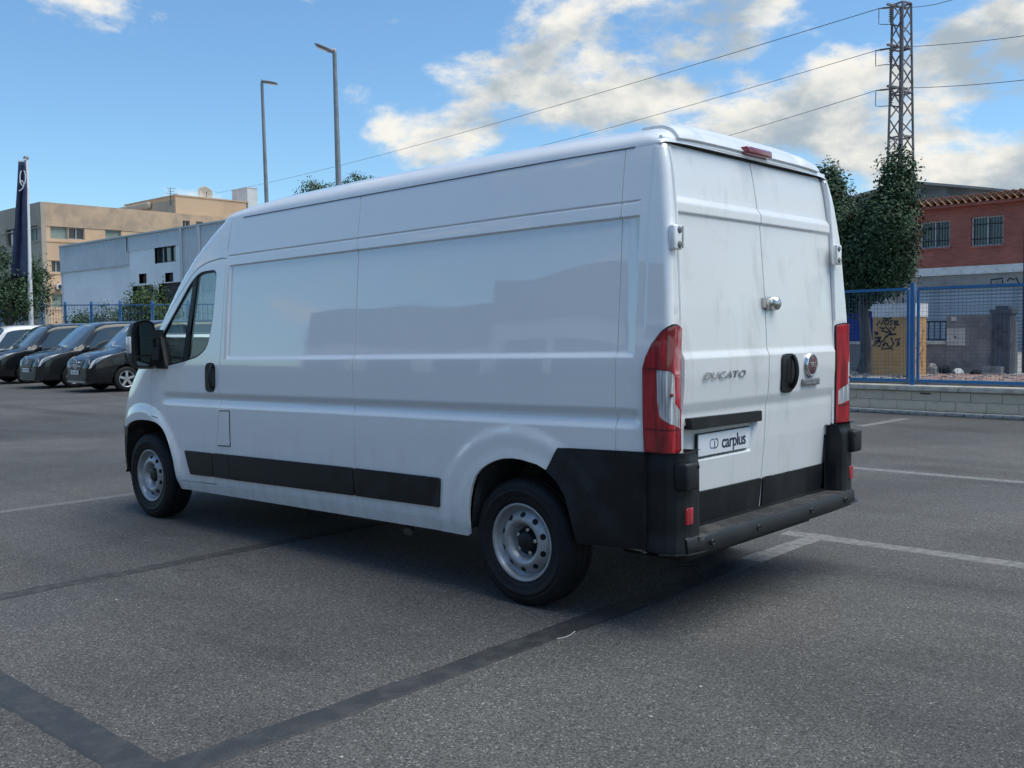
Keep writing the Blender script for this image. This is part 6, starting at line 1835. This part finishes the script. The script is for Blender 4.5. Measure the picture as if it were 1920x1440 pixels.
# chimney block
a_, b_ = yz(464, 352), yz(483, 352); cz1 = yz(464, 352)[1]
chm = thing('white_chimney', (XO+1.2, b_[0], ZO), 'white block chimney on the right of the ochre tower', 'chimney')
mb = MB(); mb.box((XO+.05, b_[0], ZO+.003), (XO+2.6, a_[0]-.0, cz1)); mb.build('chimney_shaft', mat('chimney_white', (.74, .73, .71), .8, var_color=(.62, .61, .59), var_scale=1), chm)
mb = MB(); mb.box((XO+.02, b_[0]-.04, cz1), (XO+2.64, a_[0]+.04, cz1+.08)); mb.build('chimney_cap', WHR, chm)
# aerial, air conditioner, roof clutter
ab = on_x(320, 378, XO+.6); at_ = on_x(319, 353, XO+.6)
ae = thing('roof_aerial', tuple(map(float, ab)), 'thin television aerial on the ochre tower', 'aerial')
mb = MB(); mb.tube([ab-np.array([0, 0, .3]), at_], .03, 6); mb.build('mast', IRON, ae)
mb = MB()
for dz, l in ((0, .5), (-.25, .35), (-.45, .7)): mb.bar(at_+np.array([0, -l, dz]), at_+np.array([0, l*.6, dz]), .03)
mb.build('aerial_rods', IRON, ae)
y0, z0 = yz(103, 543); y1, z1 = yz(115, 533)
ac = thing('air_conditioner', (XO-.3, (y0+y1)/2, z0), 'white air conditioner on the ochre wall below the flag side window', 'air conditioner')
mb = MB(); mb.box((XO-.38, y1, z0), (XO-.06, y0, z1), .03); mb.build('casing', WHR, ac)
mb = MB(); mb.lathe([(XO-.39, .17), (XO-.385, 0)], (0, (y0+y1)/2, (z0+z1)/2), 'x', 18); mb.build('fan_grille', IRON, ac)
mb = MB(); mb.box((XO-.4, y1, z0-.06), (XO-.052, y0, z0-.005)); mb.build('bracket', IRON, ac)

# ---------------------------------------------------------------- works buildings across the yard: behind the camera, mirrored in the van's flank
WK = mat('works_wall', (.66, .66, .65), .85, var_color=(.55, .55, .54), var_scale=.5)
WK2 = mat('works_fascia', (.17, .19, .22), .7)
def works(name, x0, x1, y, h, label, bays):
    o = thing(name, ((x0+x1)/2, y+6, 0), label, 'building')
    mb = MB(); mb.box((x0, y, 0), (x1, y+14, h)); mb.build('wall', WK, o)
    mb = MB(); mb.box((x0-.1, y-.15, h-1.9), (x1+.1, y-.003, h+.12)); mb.build('fascia', WK2, o)
    w = (x1-x0)/bays
    for k in range(bays):
        a = x0+w*k+w*.12
        mb = MB(); mb.box((a, y-.05, .1), (a+w*.76, y-.004, h-3.0)); d = mb.build('loading_door', mat('works_door', (.10, .11, .13), .6), o)
        for zz in np.arange(.5, h-3.1, .6):
            mb = MB(); mb.box((a, y-.08, zz), (a+w*.76, y-.053, zz+.06)); mb.build('door_rib', mat('works_rib', (.16, .17, .19), .6), d)
    return o
works('works_hall', 29.4, 46, 32, 7.6, 'grey works hall across the yard seen only mirrored in the van side', 3)
works('tall_works_hall', -28, 29, 31, 8.6, 'taller grey works hall mirrored in the rear half of the van side', 9)
